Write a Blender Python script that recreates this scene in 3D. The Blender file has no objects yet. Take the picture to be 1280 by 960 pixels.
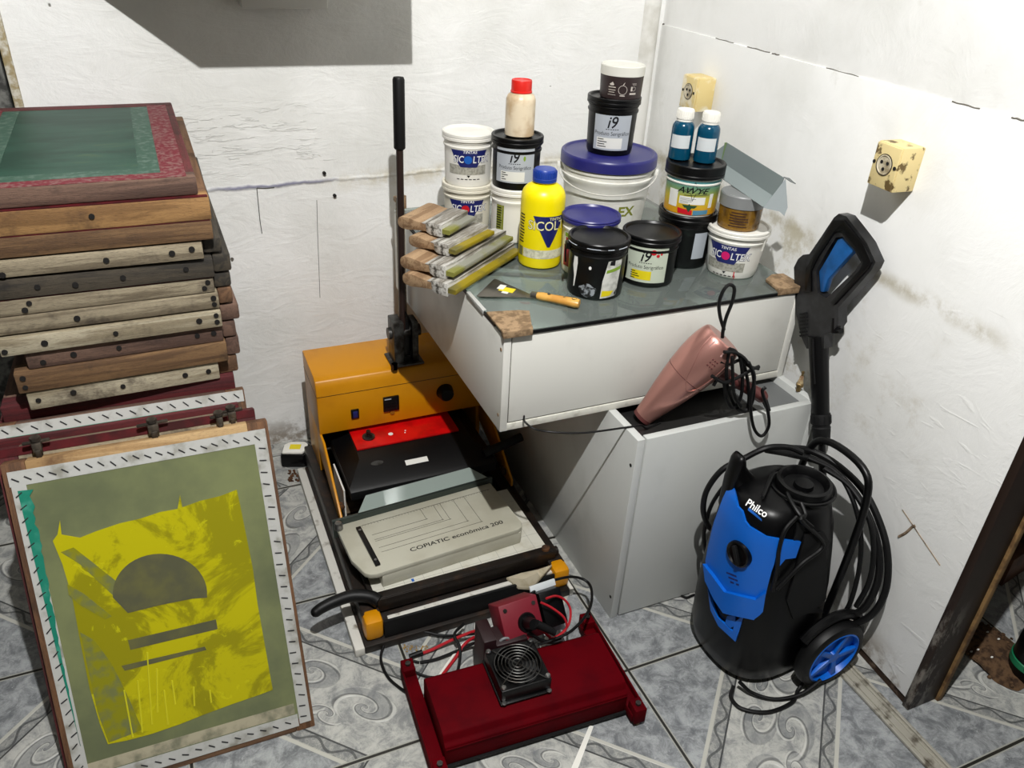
import bpy, bmesh, math, random
from mathutils import Vector, Matrix, Euler
random.seed(7)
PI = math.pi
scene = bpy.context.scene
COL = scene.collection

# ------------------------------------------------------------------ camera
H = 1.42
FPX = 993.22
YAW, PITCH, ROLL = math.radians(24.775), math.radians(30.594), math.radians(-3.212)
_f = Vector((math.sin(YAW)*math.cos(PITCH), math.cos(YAW)*math.cos(PITCH), -math.sin(PITCH)))
_r = Vector((math.cos(YAW), -math.sin(YAW), 0))
_d = _f.cross(_r)
RT = _r*math.cos(ROLL) + _d*math.sin(ROLL)
DN = -_r*math.sin(ROLL) + _d*math.cos(ROLL)
CAM = Vector((0, 0, H))
cam = bpy.data.cameras.new('camera')
camo = bpy.data.objects.new('camera', cam)
COL.objects.link(camo)
camo.matrix_world = Matrix(((RT.x, -DN.x, -_f.x, 0), (RT.y, -DN.y, -_f.y, 0), (RT.z, -DN.z, -_f.z, H), (0, 0, 0, 1)))
cam.sensor_width = 36
cam.lens = FPX/1280*36
cam.clip_start = 0.02
scene.camera = camo

def ray(x, y):
    return RT*((x-640)/FPX) + DN*((y-480)/FPX) + _f
def FZ(x, y, z):            # measured point on the photo's level z
    d = ray(x, y); return CAM + d*((z-H)/d.z)
def FY(x, y, v):
    d = ray(x, y); return CAM + d*(v/d.y)
def FX(x, y, v):
    d = ray(x, y); return CAM + d*(v/d.x)

# ------------------------------------------------------------------ materials
def lin(c):
    c = c/255.0
    return c/12.92 if c <= 0.04045 else ((c+0.055)/1.055)**2.4
def rgb(c):
    if isinstance(c, str):
        c = tuple(int(c[i:i+2], 16) for i in (0, 2, 4))
    return (lin(c[0]), lin(c[1]), lin(c[2]), 1)

class X:
    """socket wrapper so node maths reads like maths"""
    def __init__(s, nt, sock): s.nt, s.s = nt, sock
    def _m(s, op, *a):
        n = s.nt.nodes.new('ShaderNodeMath'); n.operation = op
        for i, v in enumerate((s,)+a):
            if isinstance(v, X): s.nt.links.new(v.s, n.inputs[i])
            else: n.inputs[i].default_value = v
        return X(s.nt, n.outputs[0])
    def __add__(s, o): return s._m('ADD', o)
    __radd__ = __add__
    def __sub__(s, o): return s._m('SUBTRACT', o)
    def __rsub__(s, o): return (s*-1.0)+o
    def __mul__(s, o): return s._m('MULTIPLY', o)
    __rmul__ = __mul__
    def __truediv__(s, o): return s._m('DIVIDE', o)
    def abs(s): return s._m('ABSOLUTE')
    def floor(s): return s._m('FLOOR')
    def fract(s): return s._m('FRACT')
    def mod(s, o): return s._m('FLOORED_MODULO', o)
    def lt(s, o): return s._m('LESS_THAN', o)
    def gt(s, o): return s._m('GREATER_THAN', o)
    def sin(s): return s._m('SINE')
    def log(s): return s._m('LOGARITHM', math.e)
    def sqrt(s): return s._m('SQRT')
    def atan2(s, o): return s._m('ARCTAN2', o)
    def max(s, o): return s._m('MAXIMUM', o)
    def min(s, o): return s._m('MINIMUM', o)
    def step(s, a, b):
        n = s.nt.nodes.new('ShaderNodeMapRange'); n.interpolation_type = 'SMOOTHSTEP'
        s.nt.links.new(s.s, n.inputs[0]); n.inputs[1].default_value = a; n.inputs[2].default_value = b
        n.inputs[3].default_value = 0; n.inputs[4].default_value = 1
        return X(s.nt, n.outputs[0])

class Mat:
    def __init__(s, name, col=(128, 128, 128), rough=.5, metal=0, spec=.5):
        s.m = bpy.data.materials.new(name); s.m.use_nodes = True
        s.nt = s.m.node_tree; s.b = s.nt.nodes['Principled BSDF']
        s.b.inputs['Base Color'].default_value = rgb(col)
        s.b.inputs['Roughness'].default_value = rough; s.b.inputs['Metallic'].default_value = metal
        s.b.inputs['Specular IOR Level'].default_value = spec
        s._tc = None
    def tc(s, kind='Object', sc=(1, 1, 1)):
        if s._tc is None: s._tc = s.nt.nodes.new('ShaderNodeTexCoord')
        o = getattr(s, 'src', None) or s._tc.outputs[kind]
        if sc == (1, 1, 1): return o
        mp = s.nt.nodes.new('ShaderNodeMapping'); mp.inputs['Scale'].default_value = sc
        s.nt.links.new(o, mp.inputs['Vector']); return mp.outputs[0]
    def xyz(s):
        n = s.nt.nodes.new('ShaderNodeSeparateXYZ'); s.nt.links.new(s.tc(), n.inputs[0])
        return [X(s.nt, o) for o in n.outputs]
    def noise(s, scale=5, detail=4, sc=(1, 1, 1), rough=.55, dist=0):
        n = s.nt.nodes.new('ShaderNodeTexNoise'); n.inputs['Scale'].default_value = scale
        n.inputs['Detail'].default_value = detail; n.inputs['Roughness'].default_value = rough
        n.inputs['Distortion'].default_value = dist
        s.nt.links.new(s.tc('Object', sc), n.inputs['Vector']); return X(s.nt, n.outputs[0])
    def rand(s):
        n = s.nt.nodes.new('ShaderNodeObjectInfo'); return X(s.nt, n.outputs['Random'])
    def mix(s, fac, a, b):
        n = s.nt.nodes.new('ShaderNodeMix'); n.data_type = 'RGBA'
        for v, i in ((fac, 0), (a, 6), (b, 7)):
            if isinstance(v, X): s.nt.links.new(v.s, n.inputs[i])
            elif i == 0: n.inputs[0].default_value = v
            else: n.inputs[i].default_value = rgb(v)
        return X(s.nt, n.outputs[2])
    def color(s, x): s.nt.links.new(x.s, s.b.inputs['Base Color']); return s
    def rough(s, x): s.nt.links.new(x.s, s.b.inputs['Roughness']); return s
    def bump(s, x, strength=.3, dist=.002):
        n = s.nt.nodes.new('ShaderNodeBump'); n.inputs['Strength'].default_value = strength
        n.inputs['Distance'].default_value = dist
        s.nt.links.new(x.s, n.inputs['Height']); s.nt.links.new(n.outputs[0], s.b.inputs['Normal']); return s

def mat(name, col, rough=.5, metal=0, spec=.5, col2=None, ns=20, lo=.4, hi=.65, bump=0, bscale=150):
    M = Mat(name, col, rough, metal, spec)
    if col2 is not None:
        M.color(M.mix(M.noise(ns, 5).step(lo, hi), col, col2))
    if bump: M.bump(M.noise(bscale, 3), bump, .001)
    return M.m

def wood(name, a, b, dark, axis='x', scale=1.0, bump=.5):
    M = Mat(name, a, .75)
    st = {'x': (1.5, 26, 26), 'y': (26, 1.5, 26), 'z': (26, 26, 1.5)}[axis]
    st = tuple(v*scale for v in st)
    ov = M.nt.nodes.new('ShaderNodeVectorMath'); ov.operation = 'ADD'
    oi = M.nt.nodes.new('ShaderNodeObjectInfo'); sc_ = M.nt.nodes.new('ShaderNodeMath'); sc_.operation = 'MULTIPLY'; sc_.inputs[1].default_value = 23
    M.nt.links.new(oi.outputs['Random'], sc_.inputs[0]); M.nt.links.new(M.tc(), ov.inputs[0]); M.nt.links.new(sc_.outputs[0], ov.inputs[1])
    M.src = ov.outputs[0]
    g = M.noise(2.2, 6, st, .65, .6)
    c = M.mix(g.step(.41, .59), a, b)
    d = M.noise(9, 5, (1, 1, 1), .7)
    c = M.mix(d.step(.52, .72)*.85, c, dark)
    f = M.noise(70, 3, st if axis else (1, 1, 1))
    c = M.mix((f.step(.54, .68))*.6, c, dark)
    M.color(c); M.bump(g+f*.8, bump, .003)
    return M.m

MT = {}
def simple():
    d = {
     'white_plastic': ((232, 230, 222), .35), 'cream': ((226, 221, 204), .45), 'black_plastic': ((5, 5, 6), .36),
     'black_rubber': ((8, 8, 9), .5), 'black_matte': ((7, 7, 8), .65), 'navy': ((27, 34, 98), .4),
     'white_ink': ((240, 240, 238), .45), 'black_ink': ((16, 16, 20), .5), 'grey_ink': ((120, 122, 124), .5),
     'red_ink': ((196, 22, 36), .45), 'blue_ink': ((22, 92, 180), .45), 'magenta_ink': ((216, 20, 108), .45),
     'green_ink': ((128, 160, 48), .5), 'olive_ink': ((128, 134, 40), .5), 'yellow_ink': ((226, 206, 20), .45),
     'silver_label': ((176, 182, 190), .4), 'pale_label': ((196, 204, 186), .4), 'info_white': ((226, 226, 220), .5),
     'blue_lid': ((38, 38, 108), .35), 'blue_cap': ((26, 60, 150), .38), 'red_cap': ((214, 34, 24), .38),
     'bottle_yellow': ((246, 226, 0), .34), 'teal_liquid': ((4, 66, 92), .18), 'silver_label2': ((205, 210, 212), .45),
     'brown_paste': ((98, 72, 26), .28), 'grey_lid': ((128, 130, 130), .4), 'tray_grey': ((126, 136, 136), .45),
     'washer_blue': ((3, 96, 196), .38), 'staple': ((38, 38, 40), .45), 'tape_white': ((214, 214, 210), .6),
     'dark_hole': ((14, 10, 7), .9), 'cable_red': ((170, 22, 34), .45), 'amber': ((206, 156, 90), .4),
    }
    for k, (c, r) in d.items(): MT[k] = mat(k, c, r, 0, .3 if k.startswith('black') else .5)
    MT['tape_white'] = mat('tape_white', (184, 184, 180), .65, 0, .3, (140, 138, 128), 26, .48, .72)
    MT['steel'] = mat('steel', (150, 150, 150), .32, .9, .5, (100, 98, 92), 30)
    MT['dark_steel'] = mat('dark_steel', (84, 84, 82), .42, .8, .5, (48, 44, 40), 40)
    MT['brass'] = mat('brass', (160, 136, 92), .4, .85, .5, (90, 72, 50), 60)
    MT['rust'] = mat('rust', (92, 60, 36), .85, 0, .3, (50, 34, 24), 60, bump=.5)
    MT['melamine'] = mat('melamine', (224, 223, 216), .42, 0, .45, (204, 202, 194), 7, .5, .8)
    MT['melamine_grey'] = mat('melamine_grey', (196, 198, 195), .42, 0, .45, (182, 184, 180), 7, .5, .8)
    MT['gap_shade'] = mat('painted_gap_shade', (44, 36, 28), .9)  # near-black colour standing in for the shade inside panel seams
    MT['melamine_edge'] = mat('melamine_edge', (214, 212, 202), .5, 0, .4, (172, 168, 156), 40, .5, .8)
    MT['press_yellow'] = mat('press_yellow', (206, 138, 4), .38, 0, .4, (188, 122, 3), 9, .45, .8)
    MT['press_red'] = mat('press_red', (208, 8, 10), .35, 0, .5, (176, 8, 8), 20)
    MT['maroon'] = mat('maroon_paint', (84, 0, 8), .7, 0, .05, (66, 1, 8), 14, .4, .75, .15, 300)
    MT['maroon_light'] = mat('maroon_control', (116, 20, 36), .5)
    MT['rose'] = mat('rose_gold_plastic', (190, 138, 128), .3, .7, .5)
    MT['rose_dark'] = mat('dark_rose_plastic', (104, 58, 56), .35, .3, .5)
    MT['cardboard'] = mat('cardboard', (160, 134, 104), .85, 0, .2, (122, 100, 76), 70, .42, .62, .8, 90)
    MT['cutter_cream'] = mat('cutter_cream', (186, 184, 168), .42, 0, .4, (176, 173, 156), 10)
    MT['grid_paper'] = mat('grid_paper', (206, 204, 192), .6, 0, .4, (176, 170, 150), 16, .5, .8)
    MT['bar_brown'] = mat('rusty_black_bar', (30, 24, 20), .45, .3, .5, (58, 40, 28), 30, .5, .75)
    MT['dirty_white'] = mat('dirty_white_paint', (206, 204, 196), .7, 0, .3, (120, 110, 96), 30, .55, .75, .3, 100)
    MT['old_paint_yellow'] = mat('socket_cream', (222, 200, 138), .5, 0, .4, (238, 228, 200), 22, .5, .65)
    MT['socket_dirty'] = mat('socket_cream_stained', (222, 202, 146), .55, 0, .4, (104, 84, 48), 46, .54, .62)
    MT['orange_wood'] = mat('varnished_handle', (222, 172, 84), .35, 0, .5, (196, 138, 58), 20)
    MT['blade_steel'] = mat('worn_blade', (74, 72, 68), .4, .7, .5, (110, 106, 98), 14)
    MT['print_grey'] = mat('washed_print', (84, 84, 62), .6, 0, .3, (100, 98, 60), 16)
    MT['mesh_red'] = mat('maroon_frame_edge', (84, 18, 24), .6, 0, .3, (54, 16, 18), 20)
    MT['paint_green'] = mat('dried_green_paint', (20, 122, 100), .55, 0, .4, (70, 150, 130), 26, .5, .75)
    MT['clamp'] = mat('old_clamp_metal', (62, 56, 50), .5, .6, .5, (96, 88, 78), 50)
    MT['dirt'] = mat('dry_dirt', (92, 70, 50), .95, 0, .2, (54, 40, 30), 60, bump=.8)
    MT['tool_green'] = mat('tool_green', (20, 112, 74), .4)
    MT['brown_wood'] = mat('brown_wood', (96, 60, 38), .6, 0, .4, (70, 40, 26), 20)
    MT['maroon_cloth'] = mat('maroon_cloth', (72, 22, 40), .9)
simple()

def glass(name, tint, alpha_t, rough=.03):
    """clear sheet: tinted see-through plus a fresnel reflection"""
    m = bpy.data.materials.new(name); m.use_nodes = True; nt = m.node_tree; nt.nodes.clear()
    out = nt.nodes.new('ShaderNodeOutputMaterial')
    tr = nt.nodes.new('ShaderNodeBsdfTransparent'); tr.inputs[0].default_value = rgb(tint)
    df = nt.nodes.new('ShaderNodeBsdfDiffuse'); df.inputs[0].default_value = rgb((186, 198, 192))
    gl = nt.nodes.new('ShaderNodeBsdfGlossy'); gl.inputs['Roughness'].default_value = rough
    fr = nt.nodes.new('ShaderNodeFresnel'); fr.inputs[0].default_value = 1.5
    m1 = nt.nodes.new('ShaderNodeMixShader'); m1.inputs[0].default_value = alpha_t
    m2 = nt.nodes.new('ShaderNodeMixShader')
    nt.links.new(tr.outputs[0], m1.inputs[1]); nt.links.new(df.outputs[0], m1.inputs[2])
    nt.links.new(fr.outputs[0], m2.inputs[0]); nt.links.new(m1.outputs[0], m2.inputs[1]); nt.links.new(gl.outputs[0], m2.inputs[2])
    nt.links.new(m2.outputs[0], out.inputs[0]); return m
MT['glass_top'] = glass('glass_sheet', (214, 228, 221), .20)
MT['acrylic'] = glass('acrylic_guard', (205, 222, 216), .5)

# ------------------------------------------------------------------ mesh helpers
def T(x=0, y=0, z=0): return Matrix.Translation((x, y, z))
def RZ(a): return Matrix.Rotation(a, 4, 'Z')
def RX(a): return Matrix.Rotation(a, 4, 'X')
def RY(a): return Matrix.Rotation(a, 4, 'Y')

class B:
    def __init__(s): s.bm = bmesh.new()
    def _add(s, t, mx=None):
        if mx is not None: t.transform(mx)
        me = bpy.data.meshes.new('t'); t.to_mesh(me); t.free()
        s.bm.from_mesh(me); bpy.data.meshes.remove(me); return s
    def box(s, x0, x1, y0, y1, z0, z1, bev=0, mx=None, seg=2):
        t = bmesh.new(); bmesh.ops.create_cube(t, size=1)
        bmesh.ops.scale(t, vec=(abs(x1-x0), abs(y1-y0), abs(z1-z0)), verts=t.verts)
        bmesh.ops.translate(t, vec=((x0+x1)/2, (y0+y1)/2, (z0+z1)/2), verts=t.verts)
        if bev: bmesh.ops.bevel(t, geom=t.edges[:], offset=bev, segments=seg, affect='EDGES', profile=.5)
        return s._add(t, mx)
    def lathe(s, prof, segs=40, mx=None, sx=1, sy=1):
        t = bmesh.new(); rings = []
        for r, z in prof:
            if r < 1e-6: rings.append([t.verts.new((0, 0, z))])
            else: rings.append([t.verts.new((r*math.cos(2*PI*i/segs)*sx, r*math.sin(2*PI*i/segs)*sy, z)) for i in range(segs)])
        for a, b in zip(rings, rings[1:]):
            for i in range(segs):
                j = (i+1) % segs
                if len(a) == 1 and len(b) == 1: continue
                if len(a) == 1: t.faces.new((a[0], b[j], b[i])) if False else t.faces.new((a[0], b[i], b[j]))
                elif len(b) == 1: t.faces.new((a[i], b[0], a[j])) if False else t.faces.new((a[i], a[j], b[0]))
                else: t.faces.new((a[i], a[j], b[j], b[i]))
        bmesh.ops.recalc_face_normals(t, faces=t.faces)
        return s._add(t, mx)
    def tube(s, pts, r, segs=10, closed=False, sub=6, smooth=True):
        P = [Vector(p) for p in pts]
        if smooth and len(P) > 2:
            Q = []; n = len(P); rng = range(n if closed else n-1)
            for i in rng:
                p0 = P[(i-1) % n] if (closed or i > 0) else P[0]*2-P[1]
                p1 = P[i]; p2 = P[(i+1) % n]
                p3 = P[(i+2) % n] if (closed or i+2 < n) else p2*2-p1
                for k in range(sub):
                    u = k/sub
                    Q.append(.5*((2*p1)+(p2-p0)*u+(2*p0-5*p1+4*p2-p3)*u*u+(3*p1-p0-3*p2+p3)*u**3))
            if not closed: Q.append(P[-1])
            P = Q
        t = bmesh.new(); n = len(P); rings = []; up = None
        for i in range(n):
            a = P[(i-1) % n] if (closed or i > 0) else P[i]
            b = P[(i+1) % n] if (closed or i < n-1) else P[i]
            d = (b-a).normalized()
            if up is None:
                up = Vector((0, 0, 1)) if abs(d.z) < .9 else Vector((1, 0, 0))
            up = (up - d*up.dot(d)).normalized(); sd = d.cross(up)
            rr = r(i/(n-1)) if callable(r) else r
            rings.append([t.verts.new(P[i]+up*(math.cos(2*PI*k/segs)*rr)+sd*(math.sin(2*PI*k/segs)*rr)) for k in range(segs)])
        m = n if closed else n-1
        for i in range(m):
            a, b = rings[i], rings[(i+1) % n]
            for k in range(segs):
                j = (k+1) % segs; t.faces.new((a[k], a[j], b[j], b[k]))
        if not closed:
            t.faces.new(rings[0][::-1]); t.faces.new(rings[-1])
        bmesh.ops.recalc_face_normals(t, faces=t.faces)
        return s._add(t)
    def prism(s, poly, z0, z1, mx=None, bev=0, holes=()):
        t = bmesh.new()
        if holes:
            ed = []
            for lp in (poly,)+tuple(holes):
                vs = [t.verts.new((p[0], p[1], z0)) for p in lp]
                ed += [t.edges.new((vs[i], vs[(i+1) % len(vs)])) for i in range(len(vs))]
            bmesh.ops.triangle_fill(t, use_beauty=True, use_dissolve=False, edges=ed)
        else:
            t.faces.new([t.verts.new((p[0], p[1], z0)) for p in poly])
        fs = t.faces[:]
        if z1 != z0:
            r = bmesh.ops.extrude_face_region(t, geom=fs)
            bmesh.ops.translate(t, vec=(0, 0, z1-z0), verts=[v for v in r['geom'] if isinstance(v, bmesh.types.BMVert)])
        bmesh.ops.recalc_face_normals(t, faces=t.faces)
        if bev:
            eg = [e for e in t.edges if len(e.link_faces) == 2 and e.calc_face_angle(0) > .6]
            bmesh.ops.bevel(t, geom=eg, offset=bev, segments=2, affect='EDGES', profile=.5)
        return s._add(t, mx)
    def cyl(s, r, z0, z1, segs=24, mx=None, bev=0):
        b = min(bev, r*.5)
        pr = [(0, z0), (r-b, z0), (r, z0+b), (r, z1-b), (r-b, z1), (0, z1)] if b else [(0, z0), (r, z0), (r, z1), (0, z1)]
        return s.lathe(pr, segs, mx)
    def rod(s, a, b, r, segs=12, r2=None):
        a = Vector(a); b = Vector(b); d = b-a
        q = d.to_track_quat('Z', 'Y').to_matrix().to_4x4()
        r2 = r if r2 is None else r2
        return s.lathe([(0, 0), (r, 0), (r2, d.length), (0, d.length)], segs, Matrix.Translation(a) @ q)
    def mesh(s, verts, faces, mx=None):
        t = bmesh.new(); vs = [t.verts.new(v) for v in verts]
        for f in faces: t.faces.new([vs[i] for i in f])
        bmesh.ops.recalc_face_normals(t, faces=t.faces)
        return s._add(t, mx)
    def ball(s, c, r, mx=None, sc=(1, 1, 1), sub=2):
        t = bmesh.new(); bmesh.ops.create_icosphere(t, subdivisions=sub, radius=r)
        bmesh.ops.scale(t, vec=sc, verts=t.verts); bmesh.ops.translate(t, vec=c, verts=t.verts)
        return s._add(t, mx)

def root_of(o):
    while o.parent: o = o.parent
    return o
ROOTM = {}
def obj(name, b, m, parent=None, world=False, smooth=35):
    """links the collected shape as ONE mesh object; world=True when the shape was built in room coordinates"""
    bm = b.bm if isinstance(b, B) else b
    if parent is not None and world:
        bm.transform(ROOTM[root_of(parent).name].inverted())
    me = bpy.data.meshes.new(name); bm.to_mesh(me); bm.free()
    me.materials.append(MT[m] if isinstance(m, str) else m)
    for p in me.polygons: p.use_smooth = True
    me.set_sharp_from_angle(angle=math.radians(smooth))
    o = bpy.data.objects.new(name, me); COL.objects.link(o)
    if parent is not None: o.parent = parent
    return o
def tag(o, label, cat, group=None):
    o['label'] = label; o['category'] = cat
    if group: o['group'] = group
    return o
def thing(name, label, cat, loc=(0, 0, 0), rotz=0, group=None, rot=None):
    o = bpy.data.objects.new(name, None); COL.objects.link(o); o.empty_display_size = .05
    e = Euler(rot) if rot else Euler((0, 0, rotz))
    o.location = loc; o.rotation_euler = e
    ROOTM[o.name] = Matrix.Translation(loc) @ e.to_matrix().to_4x4()
    return tag(o, label, cat, group)
def struct(name, b, m):
    o = obj(name, b, m, smooth=30); o['kind'] = 'structure'; return o
def part_label(o, s): o['label'] = s; return o

def text_bm(s, size, x=0, y=0, shear=0, bold=0, sx=1, align='CENTER', mirror=False):
    cu = bpy.data.curves.new('t', 'FONT'); cu.body = s; cu.size = size; cu.shear = shear; cu.offset = bold*size
    cu.align_x = align; cu.align_y = 'CENTER'; cu.resolution_u = 3; cu.fill_mode = 'FRONT'
    o = bpy.data.objects.new('t', cu); COL.objects.link(o)
    dg = bpy.context.evaluated_depsgraph_get(); dg.update()
    me = o.evaluated_get(dg).to_mesh(); bm = bmesh.new(); bm.from_mesh(me)
    o.evaluated_get(dg).to_mesh_clear(); bpy.data.objects.remove(o); bpy.data.curves.remove(cu)
    for v in bm.verts:
        v.co = Vector(((-1 if mirror else 1)*v.co.x*sx + x, v.co.y + y, 0))
    return bm
def poly_bm(*polys):
    bm = bmesh.new()
    for p in polys: bm.faces.new([bm.verts.new((a, b, 0)) for a, b in p])
    return bm
def rect(x0, x1, y0, y1): return [(x0, y0), (x1, y0), (x1, y1), (x0, y1)]
def disc(x, y, r, n=20, ry=None): return [(x+r*math.cos(2*PI*i/n), y+(ry or r)*math.sin(2*PI*i/n)) for i in range(n)]
def merge(*bms):
    b = B()
    for k in bms: b._add(k)
    return b.bm
def wrap(bm, rfun, phi0, z0, eps):
    """bends a flat shape round an upright body of radius rfun(z)"""
    xs = [v.co.x for v in bm.verts]
    st = rfun(z0)*math.radians(7)
    k = math.ceil(min(xs)/st)
    while k*st < max(xs):
        bmesh.ops.bisect_plane(bm, geom=bm.verts[:]+bm.edges[:]+bm.faces[:], plane_co=(k*st, 0, 0), plane_no=(1, 0, 0)); k += 1
    for v in bm.verts:
        z = z0+v.co.y; r = rfun(z); a = phi0+v.co.x/rfun(z0); r += eps
        v.co = Vector((r*math.cos(a), r*math.sin(a), z))
    for f in bm.faces:
        f.normal_update()
        c = f.calc_center_median()
        if f.normal.x*c.x+f.normal.y*c.y < 0: f.normal_flip()
    return bm
def flat(bm, mx, thick=0):
    bm.transform(mx); return bm
# ------------------------------------------------------------------ the room
YB = 2.08
def floor_mat():
    M = Mat('scroll_tile', (110, 114, 118), .38, 0, .45)
    x, y, z = M.xyz()
    t = .448
    U = (x-.764)/t; V = (y-.962)/t
    iu, iv = U.floor(), V.floor()
    u, v = U-iu, V-iv
    odd = (iu+iv).mod(2.0)                       # 0: strip runs / , 1: strip runs \
    odd = 1.0-odd
    u2 = u*(1.0-odd)+(1.0-u)*odd
    c = u2-v; ca = c.abs(); w = u2+v             # across / along the strip
    strip = 1.0-ca.step(.285, .29)
    band = ca.step(.285, .29)*(1.0-ca.step(.375, .38))
    edge_l = ca.step(.372, .376)*(1.0-ca.step(.398, .402))
    line_d = (ca-.29).abs().lt(.006)
    # little running scrolls inside the band
    br = ((w*26.0).sin()*.028+.333-ca).abs().lt(.009)
    # large leaf scrolls: spirals round four centres
    sc = None; hi = None; rim = None
    for (cx, cy, R, k, ph) in ((.0, .50, .19, 7.0, .3), (.10, .98, .20, 6.0, 1.2), (-.11, .98, .17, -6.0, 2.0), (.0, 1.46, .19, -7.0, .3), (.14, .70, .10, 6.0, 3.0), (-.14, 1.26, .10, -6.0, 4.0)):
        dx, dy = c-cx, w*.6-cy*.6
        r = (dx*dx+dy*dy).sqrt()
        a = dy.atan2(dx)
        s = (a+(r+.012).log()*k*.55+ph).sin()
        m = 1.0-r.step(R*.72, R*.76)
        ln = (s.abs()*-1.0+.34).step(0, .2)*m
        hh = s.step(.2, .9)*m
        rm_ = ((s-.42).abs()*-1.0+.26).step(0, .2)*m
        rim = rm_ if rim is None else rim.max(rm_)
        sc = ln if sc is None else sc.max(ln)
        hi = hh if hi is None else hi.max(hh)
    n = M.noise(24, 9, rough=.78, dist=.5); n2 = M.noise(80, 7, rough=.8, dist=.8); n3 = M.noise(3, 3)
    slate = M.mix(n.step(.36, .64), (104, 107, 110), (164, 167, 168))
    slate = M.mix(n2.step(.56, .72)*.75, slate, (200, 202, 203)); slate = M.mix((1.0-n2.step(.30, .42))*.6, slate, (70, 72, 75))
    slate = M.mix(n2.step(.44, .30)*.6, slate, (54, 58, 64)) if False else slate
    pale = M.mix(n.step(.34, .62), (128, 130, 130), (186, 186, 180))
    pale = M.mix(n2.step(.54, .70)*.55, pale, (100, 104, 106))
    pale = M.mix(hi*.42, pale, (100, 104, 108))
    pale = M.mix(sc*.5, pale, (206, 206, 200))
    pale = M.mix(rim*.6, pale, (58, 61, 65))
    col = M.mix(strip, slate, pale)
    col = M.mix(band, col, M.mix(n2.step(.4, .65), (120, 122, 122), (166, 166, 160)))
    col = M.mix(band*br*.75, col, (60, 62, 64))
    col = M.mix(edge_l, col, (184, 183, 174))
    col = M.mix(line_d*.85, col, (44, 46, 48))
    g = (u.min(1.0-u)).min(v.min(1.0-v))
    col = M.mix(g.lt(.0125)*(1.0-g.lt(.006)), col, (160, 160, 152))
    col = M.mix(g.lt(.0065), col, (40, 38, 34))
    col = M.mix(n3.step(.55, .75)*.25, col, (74, 70, 62))
    M.color(col)
    M.rough(n2*.35+.22)
    M.bump(sc*1.2-hi*.6-rim*.8-g.lt(.0065)*2.0-band*.5+n*.7+n2*.4, .5, .0025)
    return M.m

def wall_mat(name, back):
    M = Mat(name, (236, 236, 233), .72, 0, .25)
    x, y, z = M.xyz()
    n = M.noise(2.2, 6, rough=.6); n2 = M.noise(13, 6, rough=.7); n4 = M.noise(60, 4)
    col = M.mix(n.step(.40, .70), (238, 238, 236), (222, 222, 218))
    col = M.mix(n2.step(.60, .76)*.45, col, (202, 200, 192))
    if back:
        h = z-(x*.016+.788)
        wob = (M.noise(16, 3)-.5)*.02
        ln = ((h+wob).abs()*-1.0+.008).step(0, .008)
        px = x.step(.05, .16)*(1.0-x.step(.36, .46))
        col = M.mix(ln*px*.8, col, (92, 92, 128))
        px2 = x.step(.3, .55)
        dirt = ((h+wob*1.5+.004).abs()*-1.0+.04).step(0, .04)*n2.step(.38, .60)
        col = M.mix(dirt*px2*.7, col, (196, 186, 160))
        low = (1.0-z.step(.02, .11))*n2.step(.42, .6)
        col = M.mix(low*.8, col, (120, 104, 84))
        lp = M.noise(7, 6, (1, 1, 2.2), .7, .8)
        relief = lp*1.0+n4*.22+ln*.5
        # peeled strips of paint
        pl = M.noise(9, 6, (1, 1, 6), .65).step(.56, .60)*x.step(-.2, .1)*(1.0-x.step(.3, .5))*z.step(.80, .86)*(1.0-z.step(.95, 1.02))
        relief = relief+pl*.5
    else:
        s = z-.823
        wob = (M.noise(9, 3)-.5)*.03
        ln = ((s+wob).abs()*-1.0+.028).step(0, .03)*n2.step(.34, .62)*y.step(.72, .84)
        col = M.mix(ln*.8, col, (176, 168, 146))
        st = n2.step(.48, .66)*n.step(.44, .60)
        lowy = (1.0-y.step(.95, 1.15))*(1.0-z.step(.75, .95))
        col = M.mix(st*lowy*.6, col, (172, 158, 132))
        col = M.mix(n2.step(.50, .68)*(1.0-z.step(.80, .88))*y.step(1.0, 1.2)*.7, col, (184, 176, 150))
        foot = (1.0-z.step(.02, .12))*n2.step(.42, .6)
        col = M.mix(foot*.8, col, (128, 108, 84))
        lp = M.noise(8, 6, (1, 1, 1), .65, 1.2)
        scr = M.noise(26, 3, (1, .25, 1), .6, 1.5).step(.60, .72)*lowy
        relief = lp*1.0+n4*.2+scr*.2
    # small pocks
    pk = M.noise(34, 1, rough=.3).step(.83, .85)
    col = M.mix(pk, col, (96, 92, 84))
    M.color(col)
    M.bump(relief-pk*.6, .55 if back else .32, .007)
    return M.m
plain_wall = mat('plain_wall_paint', (84, 83, 80), .8)

f = B().mesh([(-3, -2.5, 0), (4.5, -2.5, 0), (4.5, 4, 0), (-3, 4, 0)], [(0, 1, 2, 3)])
struct('floor', f, floor_mat())
b = B().box(-.2555, 1.5, YB, YB+.1, 0, 2.75)
struct('wall_back', b, wall_mat('peeling_wall_paint', True))
# right wall, a little out of square; its lower panel stands 4 mm proud of the upper one
wa, wb = Vector((1.275, .672, 0)), Vector((1.362, 2.08, 0))
wdir = (wb-wa).normalized(); wn = Vector((wdir.y, -wdir.x, 0))
ang = math.atan2(wdir.y, wdir.x)
WL = (wb-wa).length
mx = Matrix.Translation(wa) @ RZ(ang)
b = B().box(0, WL, -.085, -.004, .022, 2.75, mx=mx)
b.box(0, WL, -.006, 0, .022, 1.172, mx=mx, bev=.001)
struct('wall_right', b, wall_mat('scuffed_wall_paint', False))
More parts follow.
